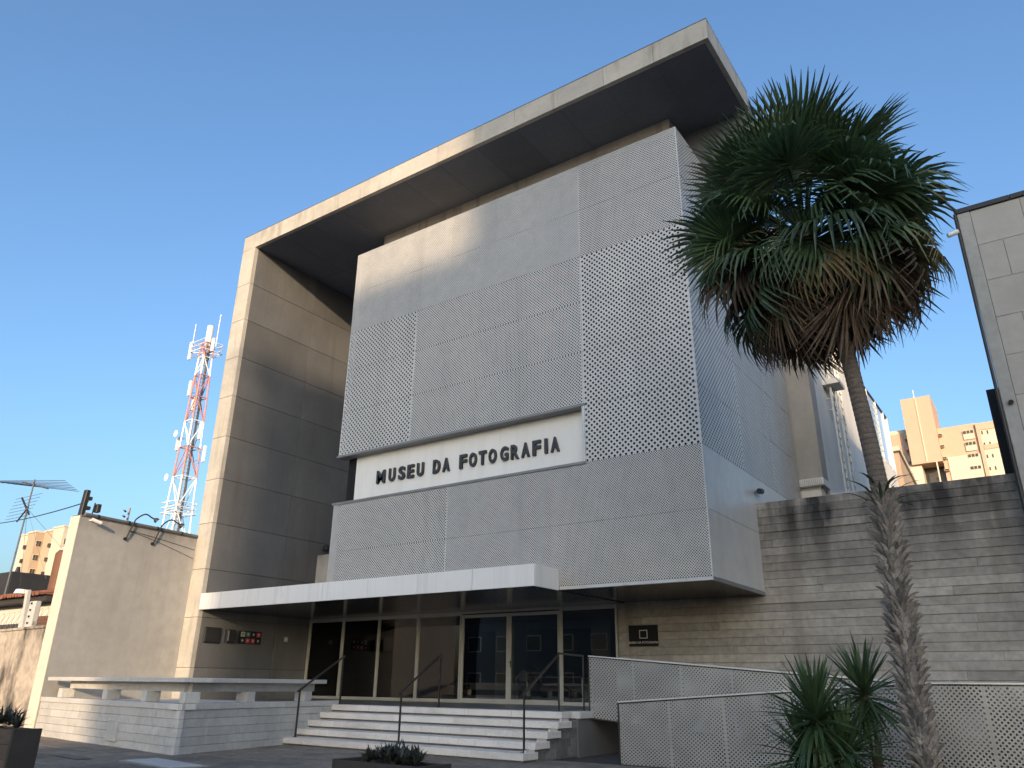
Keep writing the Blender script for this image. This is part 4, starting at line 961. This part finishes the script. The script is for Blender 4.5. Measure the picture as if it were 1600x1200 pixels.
def clump(x0, x1, y0, y1, z, n_, L_, w0, name, lab, mat):
    b = MB()
    for _ in range(n_):
        u, v = rnd.uniform(-1, 1), rnd.uniform(-1, 1)
        if u*u+v*v > 1: continue
        x, y = (x0+x1)/2+u*(x1-x0)/2, (y0+y1)/2+v*(y1-y0)/2
        hz = z+(1-u*u)*L_*.75*rnd.uniform(.3, 1)
        for q in range(5):
            l = blade(L_*rnd.uniform(.5, 1.0), w0*rnd.uniform(.7, 1.2), rnd.uniform(-.1, .35), 3)
            M_ = Matrix.Translation((x, y, hz)) @ Matrix.Rotation(rnd.uniform(0, 6.28), 4, 'Z') @ Matrix.Rotation(-R(rnd.uniform(15, 80)), 4, 'Y')
            b.add([M_ @ Vector(p) for p in l.v], l.f)
    o = thing(name, ((x0+x1)/2, (y0+y1)/2, z), lab, 'plant')
    f = b.build('foliage', mat, o); f['kind'] = 'stuff'
    MB().tube([((x0+x1)/2, (y0+y1)/2, z-.06), ((x0+x1)/2, (y0+y1)/2, z+L_*.4)], .03, 6).build('stem', 'yuccastem', o)
clump(-8.15, -7.1, 8.08, 8.48, .33, 130, .20, .022, 'succulent_plant', 'dark mounded succulent in the low brown planter', 'succ')
clump(-13.55, -11.65, 5.30, 5.56, .68, 90, .26, .020, 'succulent_plant', 'dark spiky plants in the tall timber planter', 'succ')

# ================================================================== yuccas
lv = [blade(.74, .031, .08).mesh('leaf'), blade(.82, .033, .18).mesh('leaf'), blade(.66, .029, .36).mesh('leaf')]
def yucca(x, y, zc, n_, sc, lab, tilt=0):
    o = thing('yucca_plant', (x, y, 0), lab, 'yucca', 'yuccas before the ramp')
    MB().tube([(x+.05, y, -.03), (x+.02, y+.02, zc*.5), (x, y, zc-.05), (x, y, zc+.06)], [.075, .06, .055, .02], 10).build('stem', 'yuccastem', o)
    for k in range(n_):
        t = (k+.5)/n_; el = R(84-158*t**1.05+rnd.uniform(-8, 8)); az = k*2.39996+rnd.uniform(-.25, .25)
        m_ = lv[0] if t < .45 else (lv[1] if t < .8 else lv[2])
        put('leaf', m_, 'yucca', o, loc=(x+.03*math.cos(az), y+.03*math.sin(az), zc+.12*(1-t)-.16*t), rot=(rnd.uniform(-.4, .4), -el, az), scale=sc*rnd.uniform(.85, 1.1))
yucca(-3.02, 11.55, .95, 210, 1.02, 'dense dark green yucca with large spiky head beside the ramp panel')
yucca(-2.44, 12.0, 1.26, 150, .92, 'taller yucca with open spiky head close to the palm trunk')
yucca(-2.68, 11.6, .55, 170, .98, 'low yucca with drooping leaves crowded between the two taller ones')
yucca(-3.25, 11.75, .45, 150, .95, 'small low yucca at the foot of the dense large-headed one')
struct(MB().prism([(-4.4, 10.6), (-.2, 10.6), (-.2, 12.7), (-4.4, 12.7)], -.2, .012).build('planting_bed', 'dirt'))
bk = thing('bed_edging', (-2.3, 10.6, 0), 'grey kerb edging round the planting bed of the palm', 'kerb')
for a, b in (((-4.45, 10.55), (-.15, 10.55)), ((-.15, 10.55), (-.15, 12.75)), ((-.15, 12.75), (-4.45, 12.75)), ((-4.45, 12.75), (-4.45, 10.55))):
    MB().seg(a, b, -.05, .05, -.05, .10, .01).build('edging', 'kerb', bk)

# ================================================================== palm
pt = thing('fan_palm', (-1.75, 11.5, 0), 'tall fan palm with rough trunk, green crown and brown skirt of dead leaves', 'palm tree')
def tx(z): return (-1.74-.02*math.sin(z*1.1)-(max(0, z-3.6)*.050)-(max(0, z-6.3)*.11), 11.5+.015*math.sin(z*.9), z)
path, rad = [], []
z = -.05
while z < 3.9: path.append(tx(z)); rad.append(.122+.008*math.sin(z*2)); z += .12
z0 = z
while z < 8.7:
    for dz, rr in ((0, 1.0), (.045, .955), (.05, 1.0)):
        path.append(tx(z+dz)); rad.append((.122-.020*(z-z0)/4.8)*rr)
    z += .078
MB().tube(path, rad, 20).build('trunk', 'bark', pt)
# old leaf bases on the lower trunk
vs = []
prof = [(.0, .034, .0), (.035, .044, .018), (.075, .038, .036), (.110, .026, .056), (.140, .010, .085)]
for zz, hw_, out in prof: vs += [(-hw_, out-.022, zz), (0, out+.012, zz), (hw_, out-.022, zz), (0, out-.014, zz-.008)]
fs = []
for i in range(len(prof)-1):
    a = i*4
    for k in range(4): fs.append((a+k, a+(k+1) % 4, a+4+(k+1) % 4, a+4+k))
n_ = (len(prof)-1)*4; fs.append((n_, n_+1, n_+2, n_+3))
bme = MB().add(vs, fs).mesh('leaf_base'); rest = MB(); cnt = 0
for k in range(620):
    zz = -.04+3.88*(k/620.0); az = k*2.39996+rnd.uniform(-.18, .18); c = tx(zz); r_ = .123*(1 if zz < 3.3 else 1-.15*(zz-3.3))
    lo_ = (c[0]+r_*math.cos(az), c[1]+r_*math.sin(az), zz); ro_ = (R(rnd.uniform(-16, 10)), R(rnd.uniform(-16, 16)), az-math.pi/2)
    sc_ = (rnd.uniform(.8, 1.25), rnd.uniform(.7, 1.35), rnd.uniform(.75, 1.25))
    if math.sin(az) < .15 and cnt < 300:
        put('leaf_base', bme, 'boot', pt, loc=lo_, rot=ro_, scale=sc_); cnt += 1
    else:
        M_ = Matrix.LocRotScale(Vector(lo_), Euler(ro_), Vector(sc_)); rest.add([M_ @ Vector(p) for p in vs], fs)
rb_ = rest.build('leaf_bases_behind', 'boot', pt); rb_['kind'] = 'stuff'
def fan(nseg, Rr, span, Lp, tipdroop, cup, wav, pitch=0.0, sub=5, keep=1.0, seed=0):
    q = random.Random(seed); b = MB()
    b.tube([(0, 0, 0), (Lp*.5, 0, -.02), (Lp, 0, -.05)], [.030, .020, .014], 5)
    np_ = len(b.f)
    for i in range(nseg):
        if q.random() > keep: continue
        a = -span/2+span*(i+.5)/nseg; da = span/nseg*.5
        edge = abs(a)/(span/2); rr = Rr*(1-.32*edge**2)*q.uniform(.9, 1.05)
        fl = q.uniform(-.05, .05); dp = tipdroop*q.uniform(.6, 1.5)
        vs, fs = [], []
        for k in range(sub+1):
            t = k/sub; r_ = rr*(.04+.96*t)
            half = r_*math.tan(da)*1.02 if t < .55 else rr*.55*math.tan(da)*1.02*max(0.05, (1-t)/.45)**.8
            dz = -cup*r_*edge - dp*max(0, t-.45)**2*rr + wav*math.sin(i*1.7)*r_ + fl*t*t
            rp_ = r_*(1-.25*min(1, dp)*max(0, t-.5))
            ca, sa = math.cos(a), math.sin(a)
            cx, cy_ = Lp+rp_*ca, rp_*sa
            cpi, spi = math.cos(pitch), math.sin(pitch)
            for X_, Y_, Z_ in ((cx+half*sa, cy_-half*ca, dz+half*.55), (cx, cy_, dz-half*.25), (cx-half*sa, cy_+half*ca, dz+half*.55)):
                X_ -= Lp; vs.append((Lp+X_*cpi+Z_*spi, Y_, -.05-X_*spi+Z_*cpi))
        for k in range(sub):
            o_ = k*3; fs += [(o_, o_+3, o_+4, o_+1), (o_+1, o_+4, o_+5, o_+2)]
        b.add(vs, fs)
    return b.mesh('frond')
gm = [fan(42, 1.22, R(240), 1.00, .35, .08, .02, R(4), seed=s_) for s_ in range(3)]+[fan(40, 1.20, R(245), 1.10, 1.0, .16, .04, R(12), seed=s_) for s_ in range(3, 6)]
om = [fan(38, 1.16, R(220), 1.15, 1.1, .20, .05, R(26), seed=s_, keep=.93) for s_ in range(10, 13)]
dm = [fan(32, 1.15, R(120), 1.10, .12, .12, .12, R(56+7*(s_-20)), seed=s_, keep=.86) for s_ in range(20, 24)]
zc = 8.45
def frond(me, mat, az, el, zz, sc, roll):
    c = tx(zz)
    put('frond', me, mat, pt, loc=(c[0]+.10*math.cos(az), c[1]+.10*math.sin(az), zz), rot=(roll, -el, az), scale=sc)
N = 68
for k in range(N):
    t = (k+.5)/N; az = k*2.39996+rnd.uniform(-.35, .35)
    el = R(78-96*t**.9+rnd.uniform(-10, 10)); zz = 8.54-.56*t
    frond(gm[rnd.randrange(3) if t < .5 else 3+rnd.randrange(3)], 'frond', az, el, zz, rnd.uniform(.84, 1.13), rnd.uniform(-.9, .9))
for k in range(24):
    az = k*2.39996+rnd.uniform(-.4, .4)
    frond(om[k % 3], ('frondold', 'fronddead', 'frond', 'frond')[k % 4], az, R(-12-rnd.uniform(0, 24)), 7.95, rnd.uniform(.85, 1.08), rnd.uniform(-.8, .8))
for k in range(34):
    az = k*2.39996+rnd.uniform(-.4, .4); t = k/34
    frond(dm[k % 4], 'fronddead', az, R(-14-26*t-rnd.uniform(0, 14)), 7.85-.35*t, rnd.uniform(.75, 1.08), rnd.uniform(-.5, .5))
# a tuft of ferny leaves half way up
tf = thing('trunk_fern', (-1.65, 11.45, 3.8), 'small dark tuft of strap leaves growing out of the palm trunk', 'plant')
for k in range(13):
    az = R(-150+k*23); put('leaf', lv[2], 'succ', tf, loc=(-1.74+.17*math.cos(az), 11.5+.17*math.sin(az), 3.75+.12*(k % 3)), rot=(0, -R(rnd.uniform(10, 55)), az), scale=(.62, .9, .9))
